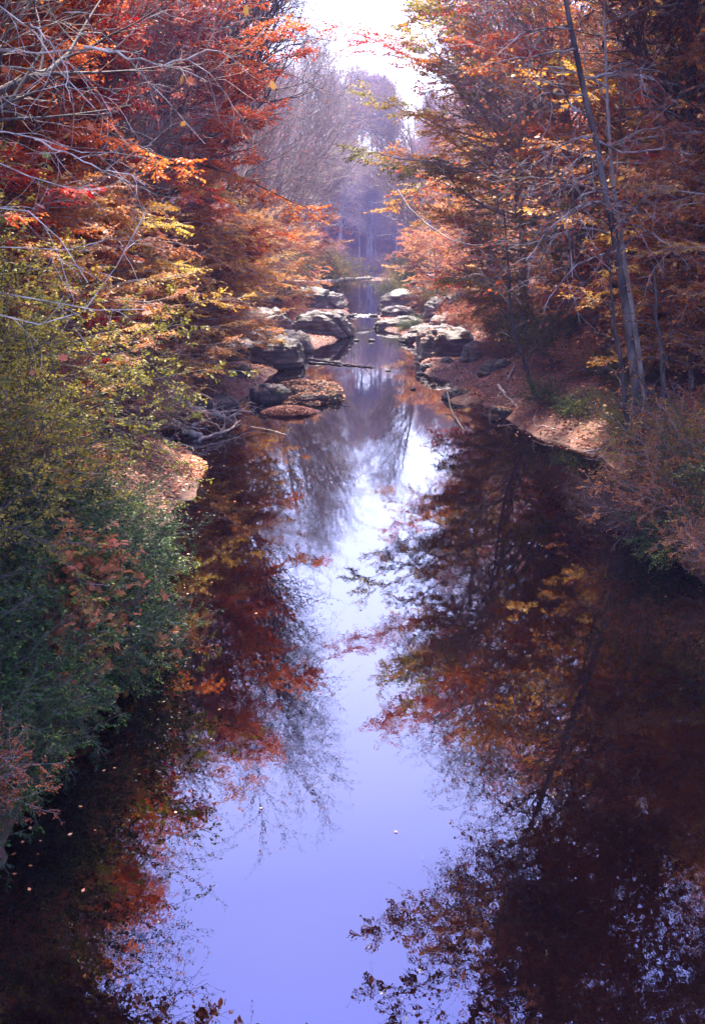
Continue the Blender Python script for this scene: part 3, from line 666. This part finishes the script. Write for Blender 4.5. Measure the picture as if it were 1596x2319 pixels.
# ------------------------------------------------------------------ shrubs
def bush(kind, name, label, x, y, s=1., rot=None, group=None, z=None):
    if rot is None: rot = (0 if x < 0 else PI) + rs.uniform(-.5, .5)
    return place(name, S_[kind], label, 'shrub', x, y, rot, s, group, z)
PG = 'glossy privet bushes massed along the left bank'
for i, (px, py, k, s, dx) in enumerate((
    (10, 1960, 'rust', .38, -.5), (30, 1900, 'privet', .6, -.6), (0, 1830, 'privet2', .8, -.7), (85, 1850, 'privet2', .45, -.5), (90, 1770, 'privet2', .6, -.6), (110, 1710, 'privet', .65, -.6), (10, 1730, 'privet', .9, -.9),
    (190, 1650, 'privet', .7, -.7), (280, 1580, 'privet2', .75, -.75), (310, 1500, 'privet', .8, -.9), (200, 1560, 'privet', .9, -1.1), (350, 1430, 'privet', .8, -1.), (365, 1350, 'privet2', .75, -1.),
    (250, 1400, 'privet', .9, -1.2), (375, 1280, 'privet', .7, -1.), (270, 1300, 'privet2', .8, -1.3), (365, 1225, 'privet2', .4, -.8), (60, 1480, 'privet', 1., -1.1), (0, 1620, 'privet2', 1.05, -1.1),
    (110, 1330, 'privet2', .9, -1.2), (180, 1450, 'privet', .95, -1.1))):
    P = W(px, py); kind = k
    nm = {'rust': 'rust_bush'}.get(k, 'privet_bush')
    lab = {'rust': 'small rust leaved bush at the water edge in the lower left corner'}.get(k, 'dark green small leaved bush hanging over the water on the left')
    bush(k, nm, lab, P[0]+dx-.35, P[1], s, group=None if k == 'rust' else PG, z=max(hz(P[0]+dx-.35, P[1]), .1))
for i, (x, y, k, s, l) in enumerate((
    (-6.9, 14.8, 'olive', .75, 'tall yellow green leafy thicket nearest the viewer at the left edge'),
    (-7.6, 17.2, 'olive', .95, 'tall yellow green thicket at the left edge under the white limbs'),
    (-7.5, 19.2, 'olive2', .9, 'yellow green bush uphill of the dark privet on the left'),
    (-8.7, 20.6, 'olive', 1.1, 'olive thicket second back along the left bank'),
    (-8.6, 22.6, 'olive2', .8, 'olive bush just before the leafy beach on the left'),
    (-9.8, 24, 'olive', 1.15, 'yellowish tall thicket higher up the left slope'),
    (-9.6, 25.6, 'olive2', .55, 'olive green bush above the leafy beach on the left'),
    (-8.6, 18.4, 'rust', 1.0, 'rust leaved shrub behind the yellow green thicket at the left edge'),
    (-8.2, 24.2, 'rust', .6, 'orange shrub between the olive bushes above the leafy beach'),
    (-9.6, 27.2, 'rust', .85, 'bright orange shrub uphill of the leafy beach'),
    (-6.4, 20.8, 'brush', .7, 'reddish twiggy shrub beside the dark privet on the left'),
    (-7.3, 23.4, 'brush', .5, 'grey twiggy shrub at the near end of the leafy beach'),
    (-5.5, 15.6, 'vine', 1., 'vine with large pinkish brown leaves over the left privet'),
    (-5.0, 14.1, 'vine', .75, 'lower vine with large tan leaves over the left privet'),
    (-7.9, 31.2, 'brush', 1.1, 'bare twiggy shrub above the driftwood on the left'),
    (-8.6, 36, 'brush', .9, 'grey leafless brush arching over the driftwood pile'),
    (-7.4, 39, 'brush', .6, 'grey leafless brush beside the leaf covered rock'),
    (-7.9, 34, 'privet', .8, 'small dark green bush behind the driftwood'),
    (-9.3, 33.6, 'olive2', .9, 'olive shrub low behind the driftwood'),
    (8.3, 26.6, 'privet', .5, 'green bush at the foot of the leaning grey tree'),
    (8.2, 24.2, 'olive2', .45, 'dark green bush on the right bank near the water'),
    (8.0, 22.0, 'privet2', .7, 'dark green bush overhanging the water at the right edge'),
    (8.1, 20.2, 'rust', .45, 'lowest rust bush at the right edge of the water'),
    (8.9, 22.4, 'olive2', .8, 'yellow green bush behind the dark bushes at right'),
    (10.2, 26.2, 'olive2', .6, 'olive bush right of the leaning grey tree'),
    (7.7, 23.8, 'brush', .65, 'reddish bare twiggy bush leaning over the water at right'),
    (7.6, 26.2, 'brush', .6, 'small grey twiggy bush by the right waterline'),
    (8.3, 22.9, 'rust', .7, 'rust leaved bush among the dark bushes at right'),
    (10.8, 28.4, 'rust', .7, 'rust shrub at the right edge behind the green bushes'),
    (9.4, 24.0, 'rust', .85, 'tall rust shrub at the right edge nearer the viewer'),
    (8.4, 28.4, 'rust', .3, 'small rust shrub on the leaf covered bank'),
    (9.5, 33.5, 'olive2', .5, 'small olive shrub on the leaf covered bank at right'),
    (7.9, 40.5, 'privet', .5, 'small dark green bush on the right shelf above the water'),
    (8.8, 38.5, 'privet2', .45, 'low green bush on the leaf covered slope at right'),
    (9.4, 46, 'olive2', .7, 'olive bush above the dark overhang on the right'),
    (9.4, 53, 'olive2', .8, 'olive and gold bush beside the right rocks'),
    (9.6, 60, 'rust', .8, 'rust bush over the right rocks'),
    (-9.2, 60, 'rust', .8, 'rust bush on top of the left boulders'),
    (-8.4, 50, 'olive2', .55, 'mossy green bush on the low left boulder'),
    (-9, 74, 'brush', .8, 'grey brush between the left boulders'),
    (-11, 104, 'privet', 1.2, 'blue green bush behind the left boulders'),
    (5.0, 84, 'privet2', .6, 'green bush growing below the layered rock on the right'),
    (10.5, 96, 'brush', 1.1, 'brown brush on top of the layered right rock'))):
    nm = {'olive': 'olive_thicket', 'olive2': 'olive_bush', 'rust': 'rust_bush', 'brush': 'twiggy_bush', 'vine': 'vine', 'privet': 'green_bush', 'privet2': 'green_bush'}[k]
    bush(k, nm, l, x, y, s)

def edge(y, side):
    xs = np.linspace(0, 25*side, 400); d = river_dist(xs, np.full(400, float(y)))
    wet = np.where(d < 0)[0]
    return float(xs[wet[-1]]) if len(wet) else (-6 if side < 0 else 3.)
for k in range(24):
    y = 36+24*((k+.5)/24); kd = ['rust', 'brush', 'olive2', 'rust', 'privet', 'brush'][k % 6]
    bush(kd, 'low_brush', {'rust': 'low rust brush scattered over the right leafy slope', 'brush': 'bare brown brush scattered over the right leafy slope', 'olive2': 'low olive brush scattered over the right leafy slope', 'privet': 'low green brush scattered over the right leafy slope'}[kd],
         edge(y, 1)+3.2+6.5*rs.random(), y, .3+.3*rs.random(), group='low brush over the right leafy slope: '+kd.strip('2'))
for side in (-1, 1):
    for k in range(30):
        y = 58 + 62*((k+.5)/30); off = (5.6 if side < 0 else 4.6)+6*rs.random()
        kd = rs.choice(['rust', 'brush', 'olive2', 'brush', 'rust'])
        lab = {'rust': 'rust leaved brush behind the boulders of the narrows', 'brush': 'bare brown brush behind the boulders of the narrows', 'olive2': 'olive brush behind the boulders of the narrows'}[kd]
        bush(kd, 'bank_bush', lab, edge(y, side)+side*off, y, .55+.4*rs.random(), group=lab)
    for k in range(46):
        y = 118 + 165*((k+.5)/46)**1.2; off = 1.2+8*rs.random()**1.3
        kd = rs.choice(['brush', 'brush', 'olive2', 'brush', 'rust'])
        lab = {'rust': 'rust leaved brush clothing the far banks', 'brush': 'bare brown brush clothing the far banks', 'olive2': 'olive brush clothing the far banks'}[kd]
        bush(kd, 'bank_bush', lab, edge(y, side)+side*off, y, 1.+.5*rs.random(), group=lab)
    for k in range(16):
        y = 80 + 180*((k+.5)/16)**1.2
        kd = rs.choice(['orange', 'orange', 'orange', 'yellow'])
        lab = {'orange': 'small rust orange tree on the far banks', 'reds': 'small red tree on the far banks', 'yellow': 'small yellow tree on the far banks'}[kd]
        tree(kd, 'beech_tree', lab, edge(y, side)+side*(5+7*rs.random()), y, rs.random()*6, .9+.4*rs.random(), group=lab+' (repeated)')

for k in range(26):
    kd = rs.choice(['rust', 'brush', 'brush', 'brush'])
    bush(kd, 'bank_bush', 'hazy low brush where the far water ends', -16+34*((k*.618) % 1), 291+16*rs.random(), 1.4+.6*rs.random(), group='brush where the far water ends')
# ------------------------------------------------------------------ rocks
rm, t, o = mat('layered_rock')
tc = t.nodes.new('ShaderNodeTexCoord'); mp = t.nodes.new('ShaderNodeMapping'); mp.inputs['Scale'].default_value = (.5, .5, 3.)
n1 = t.nodes.new('ShaderNodeTexNoise'); n1.inputs['Scale'].default_value = 1.6; n1.inputs['Detail'].default_value = 9; n1.inputs['Roughness'].default_value = .65
n2 = t.nodes.new('ShaderNodeTexNoise'); n2.inputs['Scale'].default_value = 1.1; n2.inputs['Detail'].default_value = 6
r1 = t.nodes.new('ShaderNodeValToRGB'); setramp(r1, ((.35, (.035, .028, .024)), (.5, (.075, .06, .052)), (.72, (.24, .205, .19))))
r2 = t.nodes.new('ShaderNodeValToRGB'); setramp(r2, ((.56, (0, 0, 0)), (.66, (1, 1, 1))))
mx = t.nodes.new('ShaderNodeMix'); mx.data_type = 'RGBA'; mx.inputs[7].default_value = (.05, .06, .025, 1)
p = t.nodes.new('ShaderNodeBsdfPrincipled'); p.inputs['Roughness'].default_value = .6
b = t.nodes.new('ShaderNodeBump'); b.inputs['Strength'].default_value = 1; b.inputs['Distance'].default_value = .15
Lk = t.links.new
Lk(tc.outputs['Object'], mp.inputs[0]); Lk(mp.outputs[0], n1.inputs[0]); Lk(tc.outputs['Object'], n2.inputs[0])
Lk(n1.outputs[0], r1.inputs[0]); Lk(n2.outputs[0], r2.inputs[0]); Lk(r2.outputs[0], mx.inputs[0]); Lk(r1.outputs[0], mx.inputs[6])
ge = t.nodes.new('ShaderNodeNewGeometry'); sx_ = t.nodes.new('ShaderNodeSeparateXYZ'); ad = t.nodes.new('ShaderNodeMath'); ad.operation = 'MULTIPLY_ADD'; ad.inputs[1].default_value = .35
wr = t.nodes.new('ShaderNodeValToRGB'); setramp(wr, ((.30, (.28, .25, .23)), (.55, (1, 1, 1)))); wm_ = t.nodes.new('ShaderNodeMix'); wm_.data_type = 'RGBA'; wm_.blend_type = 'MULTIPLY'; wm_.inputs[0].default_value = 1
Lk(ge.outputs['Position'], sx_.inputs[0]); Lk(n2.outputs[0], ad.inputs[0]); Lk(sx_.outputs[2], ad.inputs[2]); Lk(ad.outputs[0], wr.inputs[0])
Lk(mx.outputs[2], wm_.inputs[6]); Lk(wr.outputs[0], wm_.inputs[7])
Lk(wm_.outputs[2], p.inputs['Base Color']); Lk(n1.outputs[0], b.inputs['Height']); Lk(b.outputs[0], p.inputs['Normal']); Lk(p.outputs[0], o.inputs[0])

def rock(seed, sx, sy, sz, ledge=.3, box=.75, rough=.42, slope=0.):
    bm = bmesh.new(); bmesh.ops.create_icosphere(bm, subdivisions=5, radius=1)
    V = np.array([v.co[:] for v in bm.verts])
    V = np.sign(V)*np.abs(V)**box
    rg = random.Random(seed); off = Vector((rg.random()*50, rg.random()*50, rg.random()*50))
    S = np.array([sx, sy, sz]); m = min(sx, sy)
    for i, v in enumerate(bm.verts):
        d = Vector(V[i]); p = Vector(V[i]*S)
        n = mnoise.noise(p*(.55/m)+off)*.9 + .4*mnoise.fractal(p*(1.3/m)+off, 1.0, 2.1, 5)
        zl = p.z + .22*mnoise.noise(p*.5+off*2) + .2*slope*p.x
        f = (zl/ledge) % 1
        lam = (.5-abs(f-.5)) * (.5+.5*mnoise.noise(p*.8+off*3))          # eroded bedding layers
        crack = abs(mnoise.noise(Vector((p.x, p.y, p.z*.4))*(1.1/m)+off*5)); crack = max(0, .14-crack)*2.2
        low = max(0, -V[i][2])
        h = Vector((d.x, d.y, 0))
        p = p + d*(rough*m*n*.6) - h*(lam*.24*ledge/.3*min(1, m)) - d*crack*m*.5 + h*(low*.35*m)
        p.z += .10*sz*(1 if f > .5 else 0)*max(0, V[i][2])*.6
        v.co = p + Vector((0, 0, slope*p.x + .05*m*mnoise.fractal(p*(4/m)+off, .8, 2.1, 4)))
    me = bpy.data.meshes.new('rock'); bm.to_mesh(me); bm.free()
    me.materials.append(rm); me.polygons.foreach_set('use_smooth', [True]*len(me.polygons)); return me
def boulder(seed, name, label, px, py, sx, sy, sz, zc, rot=0, **k):
    P = W(px, py)
    o = solo(name, rock(seed, sx, sy, sz, **k), label, 'rock')
    o.location = (P[0], P[1]+sy*.8, zc); o.rotation_euler = (0, 0, rot); return o
boulder(1, 'boulder', 'big blocky grey boulder with a sunlit top under the long log on the left', 722, 706, 3.1, 3.2, 1.35, 1.1, .1)
boulder(2, 'boulder', 'dark rounded boulder with pale cap just in front of the big blocky one', 722, 768, 2.2, 2.0, 1.25, .75, -.2)
boulder(3, 'boulder', 'small brown rock joined to the right side of the dark rounded boulder', 775, 762, .8, 1., .8, .4, .3)
boulder(4, 'boulder', 'mossy low boulder with dark face on the left waterline', 628, 835, 1.5, 1.5, 1.0, .7, .2)
boulder(5, 'boulder', 'grey lavender boulder above the mossy low one on the left', 595, 775, 1.9, 1.8, 1.2, 1.1, .5)
boulder(6, 'boulder', 'pale slab of rock uphill at the left end of the long log', 560, 690, 3, 2.4, 1.4, 2.4, .3)
isl = boulder(7, 'leafy_rock', 'low rock island littered with red leaves left of mid river', 690, 912, 1.75, 1.7, .5, .12, -.05)
boulder(8, 'boulder', 'dark low rock behind the leaf covered island', 612, 912, .9, .7, .55, .2, .4)
boulder(9, 'layered_rock', 'long slanting layered rock with sunlit streaks on the right of the narrows', 935, 700, 3.4, 3., .9, 1.2, .15, slope=.16, ledge=.3)
boulder(10, 'boulder', 'dark green tinged rock below the slanting layered rock', 905, 745, 2.1, 1.4, .55, .25, -.1)
boulder(11, 'boulder', 'pinkish sunlit ledge under the green tinged rock on the right', 945, 775, 1.3, .8, .35, .2, .1, ledge=.12)
boulder(12, 'boulder', 'dark undercut rock face on the right bank below the gold beech', 1012, 818, 1.75, 2.1, 1.15, .75, .2)
boulder(13, 'flat_rock', 'flat dark slab at the water line under the undercut rock', 985, 836, .8, .4, .16, .1, 0, ledge=.1)
boulder(14, 'boulder', 'grey sloping rock uphill right of the slanting layered rock', 1025, 735, 2.6, 2.2, 1.1, 1.6, .4, slope=.2)
boulder(15, 'boulder', 'pale tan rock at the tip of the leaf covered shelf on the right', 1040, 905, .75, .6, .3, .2, .2, ledge=.12)
boulder(16, 'boulder', 'dark rock lip under the leaf covered shelf on the right', 1140, 945, .5, .5, .3, .1, .5)
boulder(17, 'boulder', 'grey bumpy rock on the right shelf behind the tan rock', 1120, 868, .7, .6, .3, .5, .2)
boulder(18, 'boulder', 'wet dark boulder wedged between the mossy low one and the dark rounded one', 650, 798, 1.5, 1.6, .85, .55, .3)
boulder(19, 'boulder', 'dark block beside the water just left of the little cascade', 755, 735, 1.4, 1.6, .7, .4, -.3)
boulder(20, 'boulder', 'dark low block beside the little cascade on the right bank', 905, 722, 1.5, 1.5, .6, .4, .4)
boulder(21, 'boulder', 'dark block of the right ledge just beyond the flat slab', 990, 792, 1.3, 1.5, .9, .5, -.4)
for i, (px, py, s, l) in enumerate(((800, 716, .5, 'dark stone at the left end of the little cascade'), (845, 716, .45, 'dark stone at the right end of the little cascade'),
      (842, 772, .28, 'small dark stone poking out of the water in mid channel'), (806, 772, .22, 'tiny dark stone left of the mid channel stone'),
      (950, 848, .3, 'small dark stone floating line by the right bank'), (878, 840, .14, 'tiny stone in mid river below the channel'),
      (935, 882, .13, 'tiny stone near the right bank above the reflection'), (1350, 820, .3, 'half buried stone on the right leafy slope'))):
    P = W(px, py); zz = .03 if i < 7 else hz(P[0]+2, P[1]+8)
    o = solo('stone', rock(40+i, s, s*.8, s*.45, ledge=.1), l, 'stone'); o.location = (P[0]+(2 if i == 7 else 0), P[1]+(8 if i == 7 else 0), zz)

for i, (x, y, sx, sz, l) in enumerate(((-6.6, 53, 1.3, .8, 'brown rock wedged in the bank left of the mossy boulder'), (-7.0, 62, 1.6, 1., 'dark boulder in the bank behind the mossy one'),
      (-6.8, 70, 1.5, .9, 'grey bank rock left of the dark rounded boulder'), (-6.2, 44, 1.1, .6, 'shaded rock in the bank beside the leafy island'), (-8.2, 88, 2.2, 1.2, 'broad rock left of the big blocky boulder'),
      (6.6, 70, 1.7, 1., 'grey rock behind the undercut one on the right bank'), (7.6, 58, 1.3, .7, 'rock half sunk in leaves on the right bank'), (8.2, 86, 2., 1., 'broad sloping rock beyond the layered rock'),
      (7.2, 50, .9, .45, 'small grey rock on the right leafy bank'), (5.6, 77, 1.3, .7, 'blunt rock at the water on the right of the narrows'))):
    o = solo('boulder', rock(60+i, sx, sx*.9, sz), l, 'rock'); o.location = (x, y, hz(x, y)+sz*.15); o.rotation_euler = (0, 0, i*1.7)
for k in range(14):
    sd_ = 1 if k % 2 else -1; y = 52 + 68*((k+.5)/14); x = edge(y, sd_)+sd_*(.8+4.2*rs.random()); q = .5+1.1*rs.random()**1.3
    o = solo('stone', rock(80+k % 7, q, q*.8, q*.5), 'grey stone lying on the shore between the boulders of the narrows', 'stone', group='stones between the boulders of the narrows')
    o.location = (x, y, max(hz(x, y), 0)+q*.1); o.rotation_euler = (0, 0, k*1.3)
# beaches: low mounds of sand under leaves belong to the ground
def mound(name, px, py, rx, ry, h, seed):
    P = W(px, py); n = 40
    u, v = np.meshgrid(np.linspace(-1, 1, n), np.linspace(-1, 1, n))
    r = np.hypot(u, v); z = h*(1-r**2*1.15) + .04*fbm(u*3+seed, v*3, seed)
    edge = 1+.8*fbm(u*1.3+seed, v*1.3, seed+4)
    V = np.stack([P[0]+u*rx*edge, P[1]+v*ry*edge, z], -1).reshape(-1, 3)
    I = (np.arange(n-1)[:, None]*n+np.arange(n-1)[None, :]).ravel()
    o = bpy.data.objects.new(name, mesh_from(name, V, np.stack([I, I+1, I+n+1, I+n], 1), gm, smooth=True)); C.objects.link(o); o['kind'] = 'structure'
    return (P[0], P[1], rx, ry, h)
mounds = [mound('leafy_beach', 375, 1075, 1.45, 3.2, .35, 1), mound('leafy_spit', 655, 935, 1.35, 1.1, .28, 2),
          mound('gravel_bar', 860, 632, 6.5, 9, .25, 3), mound('leafy_shelf', 1090, 900, 1.7, 2.3, .45, 4)]

# ------------------------------------------------------------------ leaf litter
rng = np.random.default_rng(77)
def litter(name, X, Y, Z, size, label=None, cat=None, m=LM['litter'], flat=.35, tint=.5):
    n = len(X); a = rng.random(n)*2*PI
    nrm = norm(UP + flat*rng.standard_normal((n, 3)))
    D = norm(np.cross(nrm, np.stack([np.cos(a), np.sin(a), 0*a], 1))); Wd = np.cross(D, nrm)
    c = np.stack([X, Y, Z], 1); ll = (size*(.6+.8*rng.random(n)))[:, None]
    V = np.stack([c-D*ll*.5, c+Wd*ll*.33, c+D*ll*.5+nrm*ll*.1, c-Wd*ll*.33], 1).reshape(-1, 3)
    tt = np.repeat(np.clip(tint+.25*rng.standard_normal(n), 0, 1), 4)
    o = solo(name, mesh_from(name, V, np.arange(4*n).reshape(-1, 4), m, tt), label, cat, kind='stuff')
    return o
n = 150000
X = rng.uniform(-16, 18, n); Y = 18 + 105*rng.random(n)**1.3
d = river_dist(X, Y); k = (d > .12) & (d < 10); X, Y = X[k], Y[k]
litter('leaf_litter', X, Y, Hgt(X, Y)+.03, .12, 'fallen rust and orange leaves covering both banks', 'leaf litter')
XX, YY, ZZ = [], [], []
for (cx, cy_, rx, ry, h), nn in zip(mounds, (3500, 1500, 2500, 2200)):
    a = rng.random(nn)*2*PI; r = np.sqrt(rng.random(nn))*.88
    XX.append(cx+np.cos(a)*r*rx); YY.append(cy_+np.sin(a)*r*ry); ZZ.append(h*(1-r*r*1.15)+.035)
litter('beach_leaves', np.concatenate(XX), np.concatenate(YY), np.concatenate(ZZ), .11, 'fallen leaves strewn over the low beaches and spits', 'leaf litter', flat=.2, tint=.6)
dg = bpy.context.evaluated_depsgraph_get()
LX, LY, LZ = [], [], []
bpy.context.view_layer.update()
for ob in [o for o in bpy.data.objects if o.name.split('.')[0] in ('boulder', 'leafy_rock', 'layered_rock')]:
    mi = ob.matrix_world.inverted(); isl_ = ob is isl; dx, dy = ob.dimensions.x*.5, ob.dimensions.y*.5
    for _ in range(5000 if isl_ else (2200 if ob.get('label', '').startswith('dark undercut') else 260)):
        wx, wy = ob.location.x+rng.uniform(-dx, dx), ob.location.y+rng.uniform(-dy, dy)
        ok, loc, nr, ix = ob.ray_cast(mi @ Vector((wx, wy, 9)), Vector((0, 0, -1)))
        if ok and nr.z > .6 and (isl_ or vnoise(wx*1.3, wy*1.3, 8) > -.05): q = ob.matrix_world @ loc; LX.append(q.x); LY.append(q.y); LZ.append(q.z+.02)
if LX: litter('rock_leaves', np.array(LX), np.array(LY), np.array(LZ), .1, 'fallen leaves lying on the tops of the river boulders', 'leaf litter', flat=.3, tint=.6)
# floating leaves near the waterline
n = 15000
X = rng.uniform(-8, 10, n); Y = 9 + 60*rng.random(n)**1.2
d = river_dist(X, Y); pr = np.exp(d/.4)*(.45+1.2*np.clip(fbm(X*.5, Y*.5, 5)*2, 0, 1)); k = (d < 0) & (rng.random(n) < pr+.002); X, Y = X[k], Y[k]
litter('floating_leaves', X, Y, np.full(len(X), .012), .055, 'pale fallen leaves floating along the waterline', 'leaf litter', flat=.08, tint=.75)

# ------------------------------------------------------------------ fallen timber
def log(name, label, pts, r, seed, nb=5, lb=1., barkm='wood', nb2=4, taper=.6):
    rng = np.random.default_rng(seed); K = 18
    pts = np.array(pts); d = np.r_[0, np.cumsum(np.linalg.norm(np.diff(pts, axis=0), axis=1))]; d /= d[-1]; u = np.linspace(0, 1, K)
    P = np.stack([np.interp(u, d, pts[:, k]) for k in range(3)], 1); P[1:-1] = (P[:-2]+2*P[1:-1]+P[2:])/4
    P[1:-1] += r*.25*rng.standard_normal((K-2, 3))
    R = r*(1-taper*u)*(1+.12*rng.standard_normal(K)); R[0] *= .02; P[0] = P[1] - (P[1]-P[0])*.02; R[-1] = .004
    A = Acc(); A.add(*tubes(P[None], R[None], 9))
    me = [('trunk', A.mesh('trunk', BM[barkm], True))]
    if nb:
        P1, R1, c = grow(rng, P[None], R[None], np.array([.5]), nb, .2, .95, .8, lb, 7, trop=.03, wig=.2, rr=.6, rtip=.008)
        P2, R2, c = grow(rng, P1, R1, c, nb2, .3, 1., .7, lb*.45, 5, trop=0, wig=.2, rr=.7, rtip=.005)
        for q in range(nb):
            B = Acc(); B.add(*tubes(P1[q:q+1], R1[q:q+1], 5)); B.add(*tubes(P2[q*nb2:(q+1)*nb2], R2[q*nb2:(q+1)*nb2], 3)); me.append(('branch', B.mesh('branch', BM[barkm], True)))
    return place(name, me, label, 'log', 0, 0, z=0)
w_ = lambda px, py, z=.1: W(px, py, z)
log('fallen_log', 'long bare log lying across the rocks upriver on the left', [at(575, 628, 108), at(650, 639, 112), at(715, 642, 116), at(770, 634, 120), at(850, 628, 125)], .4, 1, 4, 1.5, 'pale', taper=.5)
log('fallen_log', 'dark thin log floating across the water below the left boulders', [w_(690, 812, .15), w_(740, 818, .1), w_(790, 826, .05), w_(850, 832, .02)], .09, 2, 3, .8, 'dark')
log('fallen_log', 'thick brown log sloping down into the water in the driftwood pile', [w_(315, 930, 1.3), w_(360, 950, .9), w_(410, 968, .45), w_(465, 992, .05)], .25, 3, 4, 1.)
log('fallen_log', 'grey log lying behind the thick brown one in the driftwood pile', [w_(370, 895, 1.6), w_(430, 920, 1.), w_(490, 938, .6), w_(530, 955, .15)], .17, 4, 6, 1.2)
log('driftwood', 'forked bleached branch reaching over the water from the driftwood pile', [w_(430, 965, .3), w_(475, 948, .35), w_(500, 932, .5), w_(545, 928, .5), w_(580, 932, .4)], .07, 5, 5, .9)
log('driftwood', 'bleached branch lying at the water edge under the driftwood pile', [w_(440, 1000, .1), w_(480, 985, .15), w_(520, 975, .15), w_(545, 950, .3)], .07, 6, 4, .9)
log('driftwood', 'thin crossed branch in the shade behind the driftwood', [w_(310, 960, .5), w_(345, 985, .3), w_(400, 1005, .1), w_(440, 1012, .05)], .06, 7, 6, .9)
log('driftwood', 'dark branch slanting out over the leafy beach', [w_(350, 900, 2.), w_(352, 950, 1.2), w_(350, 1000, .5)], .08, 8, 5, 1., 'dark')
log('driftwood', 'bleached stick leaning on the mossy low left boulder', [w_(583, 750, 1.6), w_(600, 790, .9), w_(620, 838, .05)], .08, 9, 2, .6)
log('driftwood', 'dark branch dipping into the water beside the right shelf', [w_(1010, 880, .6), w_(1022, 930, .1), w_(1050, 975, .02)], .04, 10, 1, .3, 'dark')
log('driftwood', 'mossy forked branch on the leaf covered shelf at right', [w_(1125, 870, .9), w_(1150, 900, .6), w_(1175, 925, .3)], .07, 11, 5, .8)
log('driftwood', 'thin dark twig sticking out from the leaf covered rock island', [w_(750, 895, .2), w_(775, 905, .15), w_(795, 912, .1)], .035, 12, 3, .4, 'dark')
log('driftwood', 'long thin pale stick slanting through the bushes at right', [w_(1596, 950, 1.6), w_(1540, 1050, 1.), w_(1475, 1110, .4)], .035, 13, 3, .5, 'pale')
log('driftwood', 'short wood scrap floating at the left bank below the beach', [w_(385, 1412, .04), w_(410, 1410, .05), w_(425, 1415, .02)], .03, 14, 0)
log('driftwood', 'stick lying low on the water in front of the leafy rock', [w_(560, 965, .06), w_(620, 975, .05), w_(650, 985, .03)], .03, 15, 2, .4)

for k in range(26):
    sd_ = 1 if k % 3 else -1; y = 27+32*((k*.618) % 1); x = edge(y, sd_)+sd_*(.2+5*rs.random()); a = rs.random()*6.28; ln = .7+1.6*rs.random()
    pts = [np.array([x+math.cos(a)*ln*q, y+math.sin(a)*ln*q, 0]) for q in (-.5, -.1, .2, .5)]
    pts = [np.array([q[0], q[1], max(hz(q[0], q[1]), 0)+.06+.05*j]) for j, q in enumerate(pts)]
    e_ = log('stick', 'grey dead stick lying among the leaves of the banks', pts, .03+.02*rs.random(), 200+k, 2, .4); e_['category'] = 'stick'; e_['group'] = 'dead sticks among the leaves of the banks'
# brush growing thick on the leafless bank, dead twigs over the driftwood
# ------------------------------------------------------------------ little cascade
cm, t, o = mat('white_water')
p = t.nodes.new('ShaderNodeBsdfPrincipled'); p.inputs['Base Color'].default_value = (.5, .52, .56, 1); p.inputs['Roughness'].default_value = .35
nn = t.nodes.new('ShaderNodeTexNoise'); nn.inputs['Scale'].default_value = 5; nn.inputs['Detail'].default_value = 6
b = t.nodes.new('ShaderNodeBump'); b.inputs['Distance'].default_value = .2; t.links.new(nn.outputs[0], b.inputs['Height']); t.links.new(b.outputs[0], p.inputs['Normal']); t.links.new(p.outputs[0], o.inputs[0])
A, B = W(798, 716), W(848, 717); nx_, ny_ = 60, 14
u, v = np.meshgrid(np.linspace(0, 1, nx_), np.linspace(0, 1, ny_))
V = np.stack([A[0]+(B[0]-A[0])*u, A[1]+.8-1.1*v+1.3*fbm(u*6, v*0, 2)-.8*fbm(u*13+9, v*2, 4), .16*(1-v**1.5)+.05*fbm(u*14, v*4, 6)-.02*(v > .9)], -1).reshape(-1, 3)
I = (np.arange(ny_-1)[:, None]*nx_+np.arange(nx_-1)[None, :]).ravel()
c = bpy.data.objects.new('cascade_water', mesh_from('cascade_water', V, np.stack([I, I+1, I+nx_+1, I+nx_], 1), cm, smooth=True)); C.objects.link(c); c['kind'] = 'structure'

# ------------------------------------------------------------------ haze
bm = bmesh.new(); bmesh.ops.create_cube(bm, size=1); me = bpy.data.meshes.new('haze'); bm.to_mesh(me); bm.free()
hm, t, o = mat('haze_air')
pv = t.nodes.new('ShaderNodeVolumePrincipled'); pv.inputs['Color'].default_value = (.40, .40, 1.0, 1); pv.inputs['Density'].default_value = .00042
pv.inputs['Anisotropy'].default_value = 0.
t.links.new(pv.outputs[0], o.inputs['Volume']); me.materials.append(hm)
hz_o = bpy.data.objects.new('haze', me); C.objects.link(hz_o); hz_o['kind'] = 'stuff'
hz_o.scale = (320, 520, 105); hz_o.location = (0, 190, 51)
